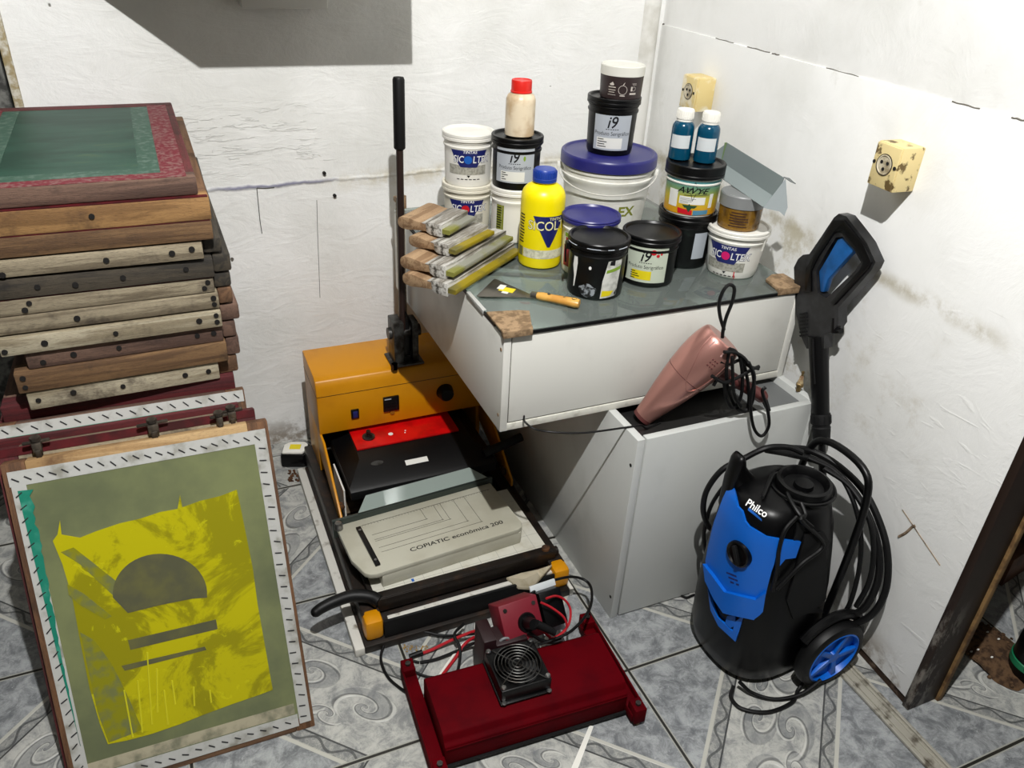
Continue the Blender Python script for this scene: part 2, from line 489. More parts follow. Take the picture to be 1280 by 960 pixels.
# other walls and the ceiling of the room, behind and beside the camera
b = B().box(-1.9, -.262, YB+.02, YB+.12, 0, 2.75); struct('wall_left_recess', b, plain_wall)
b = B().box(-1.75, -1.65, -1.6, YB+.1, 0, 2.75); struct('wall_left', b, plain_wall)
b = B().box(-1.75, 3.4, -1.6, -1.5, 0, 2.75); struct('wall_front', b, plain_wall)
b = B().box(-1.9, 3.4, -1.6, 2.9, 2.75, 2.85); struct('ceiling', b, plain_wall)
dim = mat('side_room_wall', (128, 122, 112), .8)
b = B().box(3.2, 3.3, -1.5, 2.8, 0, 2.75); struct('wall_far', b, dim)
b = B().box(1.36, 3.3, 2.6, 2.7, 0, 2.75); struct('wall_side', b, dim)
b = B().box(1.275, 1.36, -1.5, -.35, 0, 2.75); struct('wall_right_near', b, plain_wall)
b = B().box(1.275, 1.36, -.35, .66, 2.1, 2.75); struct('wall_right_lintel', b, plain_wall)

cr_dark = mat('wall_joint_dark', (104, 100, 92), .9)
# doorway jamb on the wall's end
jm = Mat('worn_jamb_paint', (42, 28, 20), .55, 0, .3)
n = jm.noise(40, 6, (1, 1, .35), .7); x, y, z = jm.xyz()
jm.color(jm.mix(n.step(.48, .62)*(1.0-z.step(.20, .34))*(1.0-x.step(1.30, 1.335)), (40, 27, 20), (132, 126, 118)))
b = B().box(1.272, 1.356, .655, .672, 0, 2.1, .002)
struct('trim_1', b, jm.m)
stop = mat('bare_door_stop', (150, 118, 76), .7, 0, .3, (96, 70, 44), 30)
b = B().box(1.352, 1.366, .648, .664, 0, 2.1, .002); struct('trim_2', b, stop)
b = B().box(0, WL, -.03, -.004, 0, .024, mx=mx)
struct('baseboard_right', b, mat('dark_skirting', (52, 36, 26), .7, 0, .3, (110, 92, 76), 25, .55, .7))
# broken dark joint along the top of the lower wall panel, and the knocked out plaster lower down
b = B()
for (u0, u1, r_) in ((1.40, 1.405, .0022), (1.05, 1.13, .0011), (.90, .99, .0013), (.865, .89, .0016), (.60, .70, .0009), (.30, .36, .0014), (.21, .235, .0016), (.08, .17, .0009)):
    b.tube([mx @ Vector((u0+(u1-u0)*k/5, -.001, 1.1725+.0006*math.sin(k*2.1+u0*9))) for k in range(6)], r_, 6)
struct('trim_12', b, cr_dark)
b = B()
b.tube([mx @ Vector((.125+.005*k, .0004, .395-.010*k+.003*math.sin(k*1.7))) for k in range(4)]+[mx @ Vector((.15, .0004, .345))], .003, 6)
b.tube([mx @ Vector((.045+.02*k, .0003, .36+.0075*k)) for k in range(7)], .0010, 6)
struct('trim_13', b, mat('bare_plaster_gash', (158, 138, 116), .9, 0, .2, (100, 84, 68), 60))
# metal floor rail
b = B()
for (a, c, h) in ((0, .046, .003), (0, .007, .008), (.013, .017, .006), (.031, .035, .006), (.039, .046, .008)):
    b.box(1.2+a, 1.2+c, -.6, 1.95, 0, h, .001)
struct('trim_3', b, mat('worn_floor_rail', (176, 172, 160), .45, .3, .5, (92, 84, 72), 26, .5, .68))
# post and grey board where the back wall ends, far left
b = B().box(-.2735, -.256, YB-.006, YB+.09, 0, 2.75, .003)
struct('trim_4', b, mat('stripped_post', (156, 140, 104), .75, 0, .3, (206, 202, 190), 60, .40, .66, .3, 80))
b = B().box(-1.2, -.2790, YB+.004, YB+.02, .0, 2.5)
struct('wall_left_panel', b, mat('grey_rough_panel', (116, 116, 112), .85, 0, .2, (62, 62, 60), 40, .42, .62, .4, 90))
# hairline cracks and nail stubs belong to the back wall
cr = mat('crack_dark', (70, 68, 62), .9)
for k, pts in enumerate((((321, 235), (323, 256), (325, 276), (327.5, 292)), ((396, 250), (397, 290), (398.5, 330), (400, 372)), ((321, 235), (331, 235.5), (343, 234.5)))):
    P = [FY(px, py, YB-.0005) for px, py in pts]
    o = obj('wall_crack', B().tube(P, .0011 if k != 1 else .0007, 5), cr); o['kind'] = 'structure'; o.name = 'trim_%d' % (5+k)
for k, (px, py, r) in enumerate(((405, 216, .0045), (418, 244, .0045))):
    P = FY(px, py, YB)
    o = obj('trim_%d' % (8+k), B().cyl(r, 0, .007, 14, mx=Matrix.Translation(P) @ RX(PI/2)), 'dark_hole'); o['kind'] = 'structure'
# wall joint in the corner: rounded plaster strip
b = B().lathe([(.0, 0), (.03, 0), (.03, 2.75), (0, 2.75)], 20, T(1.325, YB+.012, 0))
struct('trim_10', b, mat('corner_plaster', (228, 227, 222), .75, 0, .25, (206, 204, 196), 10, .5, .7, .3, 60))

# ------------------------------------------------------------------ lights
ld = bpy.data.lights.new('ceiling_lamp', 'POINT'); ld.energy = 226; ld.shadow_soft_size = .016; ld.color = (1, .992, .975)
lo = bpy.data.objects.new('ceiling_lamp', ld); COL.objects.link(lo); lo.location = (.16, .22, 2.55)
w = bpy.data.worlds.new('world'); scene.world = w; w.use_nodes = True
w.node_tree.nodes['Background'].inputs[0].default_value = (.05, .05, .05, 1)
w.node_tree.nodes['Background'].inputs[1].default_value = .3
scene.view_settings.view_transform = 'Standard'
scene.view_settings.look = 'None'
scene.view_settings.gamma = 1
scene.view_settings.use_curve_mapping = False
scene.view_settings.exposure = 0
scene.cycles.max_bounces = 8; scene.cycles.diffuse_bounces = 4; scene.cycles.transparent_max_bounces = 12
scene.cycles.caustics_reflective = False; scene.cycles.caustics_refractive = False

# wall cupboard just above the frame that throws the big shadow, and the box below it
t = thing('wall_cupboard', 'white wall cupboard mounted high on the back wall above the frame stack', 'cupboard', (.2, YB, 1.295))
p5 = [(-.155, YB), (.1245, 1.80), (.56, 1.80), (.56, YB)]
obj('body', B().prism(p5, 1.297, 1.75, bev=.002), 'melamine', t, True)
b = B().box(.13, .338, 1.785, 1.80, 1.31, 1.74, .002); d = obj('door', b, 'melamine', t, True)
obj('handle', B().box(.31, .322, 1.77, 1.785, 1.48, 1.58, .003), 'steel', d, True)
b = B().box(.346, .554, 1.785, 1.80, 1.31, 1.74, .002); d = obj('door', b, 'melamine', t, True)
obj('handle', B().box(.36, .372, 1.77, 1.785, 1.48, 1.58, .003), 'steel', d, True)
t = thing('junction_box', 'pale grey box on the back wall at the top edge, inside the shadow', 'box', (.317, YB, 1.2))
obj('casing', B().box(.2215, .414, YB-.05, YB, 1.209, 1.2968, .003), mat('pale_box', (214, 214, 210), .5), t, True)
# ------------------------------------------------------------------ stack of wooden screen frames
WD = {
 'honey': wood('honey_pine', (166, 126, 78), (124, 90, 52), (70, 48, 32)),
 'brown': wood('aged_brown_wood', (120, 88, 62), (92, 66, 46), (48, 34, 26)),
 'grey': wood('weathered_grey_wood', (158, 146, 122), (118, 106, 86), (56, 46, 38)),
 'pale': wood('pale_weathered_wood', (182, 172, 148), (142, 130, 106), (66, 54, 44)),
 'dark': wood('blackened_wood', (74, 66, 54), (46, 42, 36), (22, 19, 17)),
 'umber': wood('stained_umber_wood', (112, 86, 72), (84, 62, 52), (42, 30, 26)),
 'tan': wood('tan_wood', (124, 94, 62), (94, 68, 44), (52, 38, 28)),
 'maroon': wood('maroon_stained_wood', (96, 28, 32), (72, 22, 26), (34, 16, 16)),
 'red_top': wood('red_brown_painted_wood', (100, 42, 44), (78, 40, 36), (44, 28, 24)),
}
MT['mesh_dark'] = mat('dark_screen_mesh', (46, 50, 44), .7, 0, .3, (30, 32, 30), 20)
gm = Mat('green_emulsion', (34, 92, 74), .5, 0, .35)
n = gm.noise(7, 5, (.6, 2.2, 1), .6, .5); n2 = gm.noise(60, 4)
c = gm.mix(n.step(.36, .62), (24, 56, 44), (38, 74, 60)); c = gm.mix(n.step(.58, .70)*.6, c, (74, 92, 56))
gm.color(c); MT['green_mesh'] = gm.m
lm = Mat('pale_green_emulsion', (84, 140, 120), .55, 0, .35)
lm.color(lm.mix(lm.noise(90, 4).step(.45, .7), (54, 84, 70), (86, 108, 96))); MT['green_edge'] = lm.m
rm = Mat('flaking_red_paint', (140, 44, 56), .65, 0, .3)
rm.color(rm.mix(rm.noise(120, 4).step(.42, .66), (108, 36, 46), (124, 92, 88))); MT['red_flake'] = rm.m

hole_mesh = None
def frame(name_label, x0, x1, y0, y1, z0, z1, front, side='brown', rz=0, bar=.036, holes=(), meshmat='mesh_dark', stripe=False, ext=0):
    global hole_mesh
    cx, cy = (x0+x1)/2, (y0+y1)/2; hx, hy = (x1-x0)/2, (y1-y0)/2; h = z1-z0
    t = thing('screen_frame', name_label, 'screen frame', (cx, cy, z0), rz, 'screen printing frames stacked flat')
    obj('front_rail', B().box(-hx, hx, -hy, -hy+bar, 0, h, .0025), WD[front], t)
    obj('back_rail', B().box(-hx, hx, hy-bar, hy, 0, h, .0025), WD[side], t)
    for s in (-1, 1):
        a = -hx if s < 0 else hx-bar
        y0_ = -hy+bar
        if s > 0 and ext: a, y0_ = hx-bar+ext, -hy+random.uniform(.010, .03)
        if s > 0 and ext: obj('side_rail', B().box(hx+.0004, hx+ext, y0_, hy-bar, .0005, h-.0005, .004), WDY[side], t); continue
        obj('side_rail', B().box(a, a+bar, y0_, hy-bar, .0005, h-.0005, .0025), WDY[side], t)
    obj('screen_mesh', B().box(-hx+bar, hx-bar, -hy+bar, hy-bar, h-.004, h-.002), meshmat, t)
    if stripe:
        obj('painted_edge', B().box(-hx+.002, hx-.002, -hy+.0005, -hy+.01, h-.0005, h+.0012), 'mesh_red', t)
    for (px, pz) in holes:
        k = obj('screw_hole', B().cyl(.0042+.0012*random.random(), 0, .0025, 10, mx=T(px*hx, -hy-.0006+.0012, pz*h) @ RX(PI/2)), 'dark_hole', t)
    return t
WDY = {
 'brown': wood('aged_brown_wood_side', (120, 88, 62), (92, 66, 46), (48, 34, 26), 'y'),
 'dark': wood('blackened_wood_side', (74, 66, 54), (46, 42, 36), (22, 19, 17), 'y'),
 'maroon': wood('maroon_wood_side', (96, 28, 32), (72, 22, 26), (34, 16, 16), 'y'),
 'red_top': wood('red_brown_wood_side', (100, 42, 44), (78, 40, 36), (44, 28, 24), 'y'),
 'umber': wood('umber_wood_side', (112, 86, 72), (84, 62, 52), (42, 30, 26), 'y'),
}
R_ = math.radians
FRN = 1.385
# bottom to top: (z0, z1, x0, x1, y0, y1, front wood, side wood, rotation, holes, label)
LV = [
 (.560, .598, -.335, .066, 1.362, 1.99, 'maroon', 'maroon', -1.0, (), 'maroon stained screen frame at the bottom of the visible stack, above the leaning screens', 0),
 (.602, .640, -.318, .070, 1.40, 2.03, 'maroon', 'umber', -1.5, (), 'dark maroon frame with brown side rails, second from the bottom of the stack', 0),
 (.640, .676, -.288, .026, FRN, 1.98, 'pale', 'brown', 2.2, ((-.9, .5), (-.55, .62), (-.05, .5), (.62, .55), (.88, .55)), 'short pale weathered frame with swirling grain, overhanging the black gap', 0),
 (.677, .716, -.296, .046, FRN-.004, 2.0, 'tan', 'umber', 2.0, ((-.93, .3), (-.93, .75)), 'tan brown frame with plain unpitted front, between the pale and umber frames', 0),
 (.717, .748, -.272, .044, FRN+.002, 1.99, 'umber', 'umber', 1.9, ((-.85, .35), (-.55, .55), (-.1, .55), (.72, .6), (.9, .6)), 'dark umber frame with a rough purplish brown front in the lower stack', 0),
 (.750, .782, -.302, .047, FRN-.006, 1.98, 'pale', 'umber', 1.6, ((-.96, .3), (-.62, .5), (.0, .5), (.78, .55), (.95, .35), (.95, .75)), 'pale frame with six large dark screw holes just above the umber frame', 0),
 (.785, .815, -.300, .050, FRN, 1.97, 'grey', 'brown', 1.1, ((-.3, .5), (.95, .3), (.95, .7)), 'plain grey tan frame with two screw holes near its right end', 0),
 (.816, .844, -.290, .047, FRN+.003, 1.99, 'grey', 'dark', .9, ((-.75, .3), (-.7, .7), (.9, .35), (.94, .72)), 'grey weathered frame with red painted top edge below the blackened one', 1),
 (.846, .880, -.310, .052, FRN, 1.98, 'dark', 'dark', .6, ((-.5, .5), (-.2, .4), (.2, .5), (.75, .6)), 'blackened nearly black screen frame in the middle of the stack', 0),
 (.884, .912, -.310, .044, FRN-.004, 1.98, 'grey', 'dark', -.4, ((-.8, .3), (-.7, .2), (.15, .5), (.72, .55), (.9, .7)), 'greenish grey frame with a crack and screw holes, third below the green top frame', 0),
 (.915, .949, -.315, .061, FRN, 2.0, 'tan', 'brown', .3, (), 'light brown frame with a grey right end, second below the green top frame', 1),
 (.950, .990, -.315, .063, FRN, 1.99, 'honey', 'brown', .2, ((.05, .55),), 'honey coloured pine frame with one knot directly below the green top frame', 1),
]
# low stand under the stack, out of sight behind the leaning screens
t = thing('stack_stand', 'dark wooden stand under the stack of screen frames', 'stand', (-.125, 1.68, 0))
obj('top', B().box(-.31, .05, 1.42, 1.96, .53, .558, .003), WD['dark'], t, True)
for sx in (-.30, .01):
    for sy in (1.43, 1.915):
        obj('leg', B().box(sx, sx+.035, sy, sy+.035, 0, .53, .002), WD['dark'], t, True)
for (z0, z1, x0, x1, y0, y1, fw, sw, rz, holes, lab, st) in LV:
    frame(lab, x0, x1, y0, y1, z0, z1, fw, sw, R_(rz), holes=holes, stripe=bool(st), ext=(.036 if x1 < .03 else random.uniform(.024, .034)) if .63 < z0 < .90 else 0)
# the top frame: green emulsion, flaking red edges
x0, x1, y0, y1, z0, z1 = -.322, .046, 1.392, 1.985, .992, 1.022
t = thing('screen_frame', 'topmost screen frame with green emulsion and flaking red paint', 'screen frame', ((x0+x1)/2, (y0+y1)/2, z0), R_(.6), 'screen printing frames stacked flat')
hx, hy, h, bar = (x1-x0)/2, (y1-y0)/2, z1-z0, .034
obj('front_rail', B().box(-hx, hx, -hy, -hy+bar, 0, h, .003), WD['umber'], t)
obj('back_rail', B().box(-hx, hx, hy-bar, hy, 0, h, .003), WD['red_top'], t)
for s in (-1, 1):
    a = -hx if s < 0 else hx-bar
    obj('side_rail', B().box(a, a+bar, -hy+bar, hy-bar, .0005, h-.0005, .003), WDY['red_top'], t)
obj('screen_mesh', B().box(-hx+bar*.9, hx-bar*.9, -hy+bar*.9, hy-bar*.9, h-.003, h-.001), 'green_mesh', t)
b = B()
q = .0
for (a0, a1, c0, c1) in ((-hx+.012, hx-.014, -hy+.006, -hy+.035), (hx-.052, hx-.014, -hy+.035, hy-.03), (-hx+.012, -hx+.045, -hy+.035, hy-.03)):
    b.box(a0, a1, c0, c1, h-.0006, h+.0008)
obj('red_paint', b, 'red_flake', t)
b = B()
for (a0, a1, c0, c1) in ((-hx+.045, hx-.052, -hy+.035, -hy+.07), (hx-.085, hx-.052, -hy+.07, hy-.04), (-hx+.045, -hx+.075, -hy+.07, hy-.04)):
    b.box(a0, a1, c0, c1, h-.0012, h+.0003)
obj('emulsion_border', b, 'green_edge', t)

# ------------------------------------------------------------------ screens leaning on the stack
def lean_matrix(bx, by, rz, tilt):
    return Matrix.Translation((bx, by, 0)) @ RZ(rz) @ RX(-tilt)
def build_lean(label, W, L, th, bx, by, rz, tilt, front, side, barw, front_top=None):
    # local: x across, y = thickness (0 front face, + towards the stack), z up along the screen
    e = (lean_matrix(bx, by, rz, tilt)).to_euler()
    t = thing('screen_frame', label, 'screen frame', (bx, by, 0.001), rot=e, group='screens leaning against the stack')
    hx = W/2
    for s in (-1, 1):
        a = -hx if s < 0 else hx-barw
        obj('side_rail', B().box(a, a+barw, 0, th, 0, L, .002), WDZ[side], t)
    obj('top_rail', B().box(-hx+barw, hx-barw, 0, th, L-barw, L, .002), WD[front_top or front], t)
    obj('bottom_rail', B().box(-hx+barw, hx-barw, 0, th, 0, barw, .002), WD[front], t)
    return t
WDZ = {
 'brown': wood('brown_rail_upright', (120, 84, 56), (88, 60, 40), (46, 32, 24), 'z'),
 'maroon': wood('maroon_rail_upright', (92, 30, 32), (70, 24, 26), (38, 18, 18), 'z'),
}
WD['bare'] = wood('bare_frame_wood', (196, 164, 118), (168, 134, 90), (96, 66, 42))
W, L, th = .432, .632, .030
P0 = FZ(388, 912, 0); P1 = FZ(92, 1003, 0)
mid = (P0+P1)/2
rz = math.atan2(P0.y-P1.y, P0.x-P1.x)
TL_ = R_(21.5)
t = build_lean('front leaning screen with yellow emulsion and white stapled tape border', W, L, th, mid.x+.006, mid.y+.004, rz, TL_, 'brown', 'brown', .036, 'bare')
front_t = t
hx = W/2
mm = Mat('stretched_mesh', (118, 122, 96), .42, 0, .4)
n = mm.noise(5, 5, rough=.6); X0, Y0, Z0 = mm.xyz()
c = mm.mix(n.step(.35, .65), (98, 104, 76), (122, 128, 88))
mm.color(c); mm.bump(mm.noise(900, 1), .06, .0005)
ms = obj('screen_mesh', B().box(-hx+.028, hx-.028, -.0012, -.0002, .028, L-.028), mm.m, t)
# white tape with staples, all round
b = B()
tw = .026
b.box(-hx+.008, hx-.006, -.0022, -.0012, L-.04, L-.014); b.box(-hx+.010, -hx+.010+tw*.85, -.0022, -.0012, .016, L-.04)
b.box(hx-.006-tw*.85, hx-.006, -.0022, -.0012, .016, L-.04); b.box(-hx+.03, hx-.03, -.0022, -.0012, .012, .012+tw)
tp = obj('tape_border', b, 'tape_white', t)
# dried paint along the left strip and a pale smear below
edge = [(-hx+.016, L-.05)]
right = []
zz = L-.05
while zz > .10:
    right.append((-hx+.027+.010*random.random()*(zz/L)**2+.007*(zz/L)**2, zz)); zz -= .010
poly = [(-hx+.018, L-.048)]+right+[(-hx+.028, .10), (-hx+.024, .25), (-hx+.021, .40)]
obj('paint_streak', B().prism([(p[0], p[1]) for p in poly][::-1], .0023, .0031, RX(PI/2)), 'paint_green', t)
obj('paint_residue', B().box(-hx+.03, hx-.034, -.0019, -.0012, .040, .062), mat('beige_residue', (172, 164, 140), .7, 0, .3, (120, 120, 100), 26), t)
# staples: the first is modelled, the others copy it
st0 = None
def staple(x, z, a):
    global st0
    if st0 is None:
        st0 = obj('staple', B().box(-.0062, .0062, -.0008, .0008, -.0009, .0009), 'staple', front_t); o = st0
    else:
        o = st0.copy(); COL.objects.link(o); o.parent = front_t
    o.location = (x, -.0027, z); o.rotation_euler = (0, a, 0)
k = 0
for i in range(22):
    staple(-hx+.018+i*(W-.04)/21, L-.027+random.uniform(-.003, .003), R_(42+random.uniform(-10, 10)))
for i in range(25):
    staple(hx-.018+random.uniform(-.002, .002), L-.05-i*(L-.08)/24, R_(14+random.uniform(-7, 7)))
for i in range(25):
    staple(-hx+.020+random.uniform(-.002, .002), L-.055-i*(L-.09)/24, R_(-38+random.uniform(-9, 9)))
for i in range(15):
    staple(-hx+.05+i*(W-.1)/14, .025+random.uniform(-.002, .002), R_(30+random.uniform(-10, 10)))
# yellow emulsion block with ragged top and drips
def scr(px, py):              # photo measurement -> on-screen coordinates of the leaning face
    M = ROOTM[front_t.name]; Mi = M.inverted()
    o = Mi @ CAM; d = Mi.to_3x3() @ ray(px, py)
    q = o + d*((-.0012-o.y)/d.y); return (q.x, q.z)
ym = Mat('yellow_emulsion', (168, 164, 10), .45, 0, .4)
n = ym.noise(6, 7, rough=.68, dist=.6); n2 = ym.noise(22, 6, rough=.7, dist=1.2)
c = ym.mix(n.step(.47, .54), (182, 174, 0), (142, 136, 4)); c = ym.mix(n2.step(.60, .66)*.7, c, (198, 192, 14))
ym.color(c)
top = [(66, 676), (72, 668), (75, 650), (77, 668), (100, 672), (120, 664), (150, 654), (176, 648), (200, 640), (222, 636), (225, 618), (228, 634), (250, 626), (275, 620), (296, 612)]
side = [(300, 630), (307, 665), (316, 710), (322, 755), (330, 800), (337, 840), (341, 862)]
bot = [(325, 868), (290, 880), (255, 893), (225, 905), (190, 917), (160, 925), (135, 930)]
left = [(125, 905), (112, 860), (100, 800), (90, 745), (78, 705)]
Y = [scr(*p) for p in top+side+bot+left]
em = obj('yellow_emulsion', B().prism(Y[::-1], .0013, .0021, RX(PI/2)), ym.m, t)
# drips and washed streaks on the block
dr = mat('bright_yellow_drip', (204, 198, 30), .45)
b = B()
for (a, c2, w0) in (((250-20, 856), (268-20, 0), 0),):
    pass
for (sx, sy, ex, ey) in ((184, 815, 190, 905), (196, 835, 197, 890), (172, 850, 178, 915), (215, 850, 219, 880), (242, 858, 243, 882), (262, 862, 264, 878), (205, 862, 210, 905), (155, 862, 166, 921)):
    p = scr(sx, sy); q = scr(ex, ey)
    b.tube([(p[0], -.0021, p[1]), (q[0], -.0021, q[1])], .0016, 6, smooth=False)
obj('drip', b, dr, em)['kind'] = 'stuff'
wp = mat('worn_through_patch', (134, 132, 20), .5, 0, .3, (112, 116, 70), 40)
for pts in (((76, 690), (100, 705), (150, 752), (168, 752), (160, 738), (120, 706), (92, 684)), ((84, 730), (105, 742), (140, 770), (132, 774), (100, 756), (86, 744)), ((100, 790), (118, 800), (140, 830), (160, 870), (178, 912), (136, 928), (122, 890))):
    P = [scr(*q) for q in pts]
    ar = sum(P[i][0]*P[(i+1) % len(P)][1]-P[(i+1) % len(P)][0]*P[i][1] for i in range(len(P)))
    if ar > 0: P = P[::-1]
    obj('worn_patch', B().prism(P, .0018, .0024, RX(PI/2)), wp, em)
# plain stand-in for the printed design: a washed grey dome over two bars
def ell(cx, cy, rx, ry, a0, a1, n=24): return [(cx+rx*math.cos(a0+(a1-a0)*i/n), cy+ry*math.sin(a0+(a1-a0)*i/n)) for i in range(n+1)]
dome = ell(200, 742, 59, 50, PI*.97, PI*2.03)+[(240, 748), (200, 756), (160, 766)]
P = [scr(*q) for q in dome]
ar = sum(P[i][0]*P[(i+1) % len(P)][1]-P[(i+1) % len(P)][0]*P[i][1] for i in range(len(P)))
obj('print_patch', B().prism(P if ar < 0 else P[::-1], .0018, .0026, RX(PI/2)), 'print_grey', em)
for q4 in (((160, 800), (270, 774), (272, 786), (163, 812)), ((152, 832), (256, 808), (258, 812), (156, 838))):
    P = [scr(*q) for q in q4]
    ar = sum(P[i][0]*P[(i+1) % 4][1]-P[(i+1) % 4][0]*P[i][1] for i in range(4))
    obj('print_patch', B().prism(P if ar < 0 else P[::-1], .0018, .0026, RX(PI/2)), 'print_grey', em)
# feet: two bolts under the front screen
obj('bolt', B().cyl(.006, -.02, .004, 12, mx=T(hx-.05, .012, 0)).cyl(.009, -.006, 0, 6, mx=T(hx-.05, .012, 0)), 'steel', t)

# two more screens behind it
by = mid.y
dy = .0345
t2 = build_lean('maroon painted screen with metal hinge clamps, second of the leaning screens', .425, .640, .03, mid.x-.008, by+dy, rz, TL_, 'brown', 'maroon', .034, 'grey')
obj('screen_mesh', B().box(-.19, .19, .002, .003, .03, .613), 'mesh_dark', t2)
obj('red_edge', B().box(-.2125, .2125, -.0012, .008, .627, .6410), 'mesh_red', t2)
t3 = build_lean('rear leaning screen with stapled white tape and brown top rail', .415, .664, .03, mid.x-.014, by+2*dy+.002, rz, TL_, 'umber', 'brown', .034)
obj('screen_mesh', B().box(-.185, .185, .002, .003, .03, .633), 'mesh_dark', t3)
obj('tape_border', B().box(-.205, .205, -.0016, -.0004, .640, .662), 'tape_white', t3)
obj('paint_streak', B().box(-.19, .13, -.0022, -.0014, .6355, .6415), 'paint_green', t3)
for i in range(18):
    o = st0.copy(); COL.objects.link(o); o.parent = t3
    o.location = (-.19+i*.0225, -.002, .652); o.rotation_euler = (0, R_(40+random.uniform(-8, 8)), 0)
# hinge clamps sitting on the maroon screen's top edge
def clamp(px, py, label, Y=1.325, s=1):
    P = FY(px, py, Y)
    c = thing('hinge_clamp', label, 'clamp', P, R_(4), 'metal clamps on the leaning screens')
    obj('bracket', B().box(-.009*s, .009*s, -.012, .012, -.010, .008, .002).box(-.005*s, .005*s, -.014, -.008, -.022, -.004, .001), 'clamp', c)
    obj('wing', B().box(-.026*s, .026*s, -.003, .003, .004, .009, .0015), 'clamp', c)
    obj('bolt', B().cyl(.0055, -.022, .014, 10).cyl(.009, .010, .016, 6), 'clamp', c)
clamp(191, 533, 'rusty metal hinge clamp at the middle of the leaning screens')
clamp(46, 556, 'small metal clamp at the left end of the leaning screens', 1.325, .8)
clamp(289, 517, 'metal clamp at the right end of the rear leaning screen', 1.335, .8)
clamp(274, 524, 'small bolt clamp just left of the right end clamp', 1.32, .6)
# ------------------------------------------------------------------ glass-topped case and the cabinet under it
CX0, CX1, CY0, CY1, CZ0, CZ1 = .545, 1.268, 1.228, 1.985, .510, .727
t = thing('display_case', 'white laminate display case with a glass top overhanging the yellow press', 'display case', ((CX0+CX1)/2, (CY0+CY1)/2, CZ0))
th = .016
obj('left_panel', B().box(CX0, CX0+th, CY0, CY1, CZ0, CZ1, .0012), 'melamine', t, True)
obj('right_panel', B().box(CX1-th, CX1, CY0, CY1, CZ0, CZ1, .0012), 'melamine', t, True)
obj('front_panel', B().box(CX0+th+.0028, CX1-th-.0028, CY0+.002, CY0+th+.002, CZ0+th+.0028, CZ1-.002, .001), 'melamine', t, True)
obj('panel_gap', B().box(CX0+th, CX1-th, CY0+.005, CY0+.010, CZ0+th, CZ1-.003), 'gap_shade', t, True)  # dark sheet behind the front panel, paints the seam's shade
obj('back_panel', B().box(CX0+th, CX1-th, CY1-th, CY1, CZ0+th, CZ1-.002, .001), 'melamine', t, True)
obj('bottom_panel', B().box(CX0+.0005, CX1-.0005, CY0+.0005, CY1-.0005, CZ0, CZ0+th, .0012), 'melamine_edge', t, True)
obj('inner_shelf', B().box(CX0+th+.001, CX1-th-.001, CY0+.02, CY1-.02, CZ1-.062, CZ1-.054), mat('grey_lining', (206, 212, 206), .6), t, True)
obj('seal', B().box(CX0+.05, CX1-.002, CY0-.0005, CY0+.004, CZ1-.001, CZ1+.006).box(CX0-.0004, CX0+.003, CY0+.05, CY1-.06, CZ1-.001, CZ1+.006), 'black_rubber', t, True)
for (py, pz) in ((.012, .185), (.012, .035)):
    obj('screw_cap', B().cyl(.004, 0, .0008, 12, mx=T(CX0-.0006, CY0+py, CZ0+pz) @ RY(PI/2)), 'cardboard', t, True)
GZ = .735
t = thing('glass_sheet', 'clear glass sheet lying on top of the white display case', 'glass', (.9, 1.6, CZ1))
obj('pane', B().box(CX0+.002, CX1-.001, CY0+.001, CY1-.001, GZ-.0065, GZ, .0008), 'glass_top', t, True)
# worn white edge tape on the left edge of the glass
obj('edge_tape', B().box(CX0-.0022, CX0+.006, 1.335, 1.43, GZ-.008, GZ+.0008, .0006), 'tape_white', t, True)
# cardboard pads
def pad(label, pts, z0, z1, drop):
    c = sum((Vector(p) for p in pts), Vector((0, 0)))/len(pts)
    o = thing('cardboard_pad', label, 'cardboard', (c.x, c.y, z0), group='cardboard corner pads on the glass')
    b = B().prism(pts, z0, z1, bev=.0015)
    obj('pad', b, 'cardboard', o, True)
    obj('fold', B().prism(drop, z0-.008, z1+.0006, bev=.001), 'cardboard', o, True)
pad('brown cardboard pad taped over the front left corner of the glass', [(.541, 1.222), (.600, 1.221), (.628, 1.297), (.608, 1.306), (.543, 1.318)], GZ+.0004, GZ+.006, [(.540, 1.221), (.601, 1.220), (.606, 1.234), (.542, 1.236)])
pad('crumpled brown cardboard pad on the right front corner of the glass', [(1.196, 1.232), (1.266, 1.226), (1.267, 1.300), (1.236, 1.303), (1.205, 1.285)], GZ+.0004, GZ+.008, [(1.195, 1.227), (1.267, 1.2245), (1.267, 1.240), (1.199, 1.244)])

KX0, KX1, KY0, KY1, KZ = .800, 1.274, 1.107, 1.97, .5095
t = thing('cabinet', 'white laminate cabinet with dark recessed top carrying the display case', 'cabinet', ((KX0+KX1)/2, (KY0+KY1)/2, 0))
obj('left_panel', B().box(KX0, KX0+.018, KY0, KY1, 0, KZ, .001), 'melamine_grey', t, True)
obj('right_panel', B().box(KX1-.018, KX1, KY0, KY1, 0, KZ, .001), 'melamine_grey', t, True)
obj('panel_gap', B().box(KX0+.018, KX1-.018, KY0+.006, KY0+.010, .0, KZ-.004), 'gap_shade', t, True)  # dark sheet added so the cabinet's front seams read as shaded
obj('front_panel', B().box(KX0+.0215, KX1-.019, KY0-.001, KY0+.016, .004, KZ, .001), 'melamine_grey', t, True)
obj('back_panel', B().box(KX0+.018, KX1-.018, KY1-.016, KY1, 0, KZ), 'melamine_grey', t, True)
obj('recessed_top', B().box(KX0+.019, KX1-.019, KY0+.017, KY1-.02, .474, .488), mat('dark_board', (34, 33, 32), .5, 0, .4, (24, 24, 24), 12), t, True)
obj('inner_grey_board', B().box(1.135, KX1-.020, KY0+.018, KY0+.20, .4885, .492), mat('grey_board', (104, 106, 106), .5), t, True)
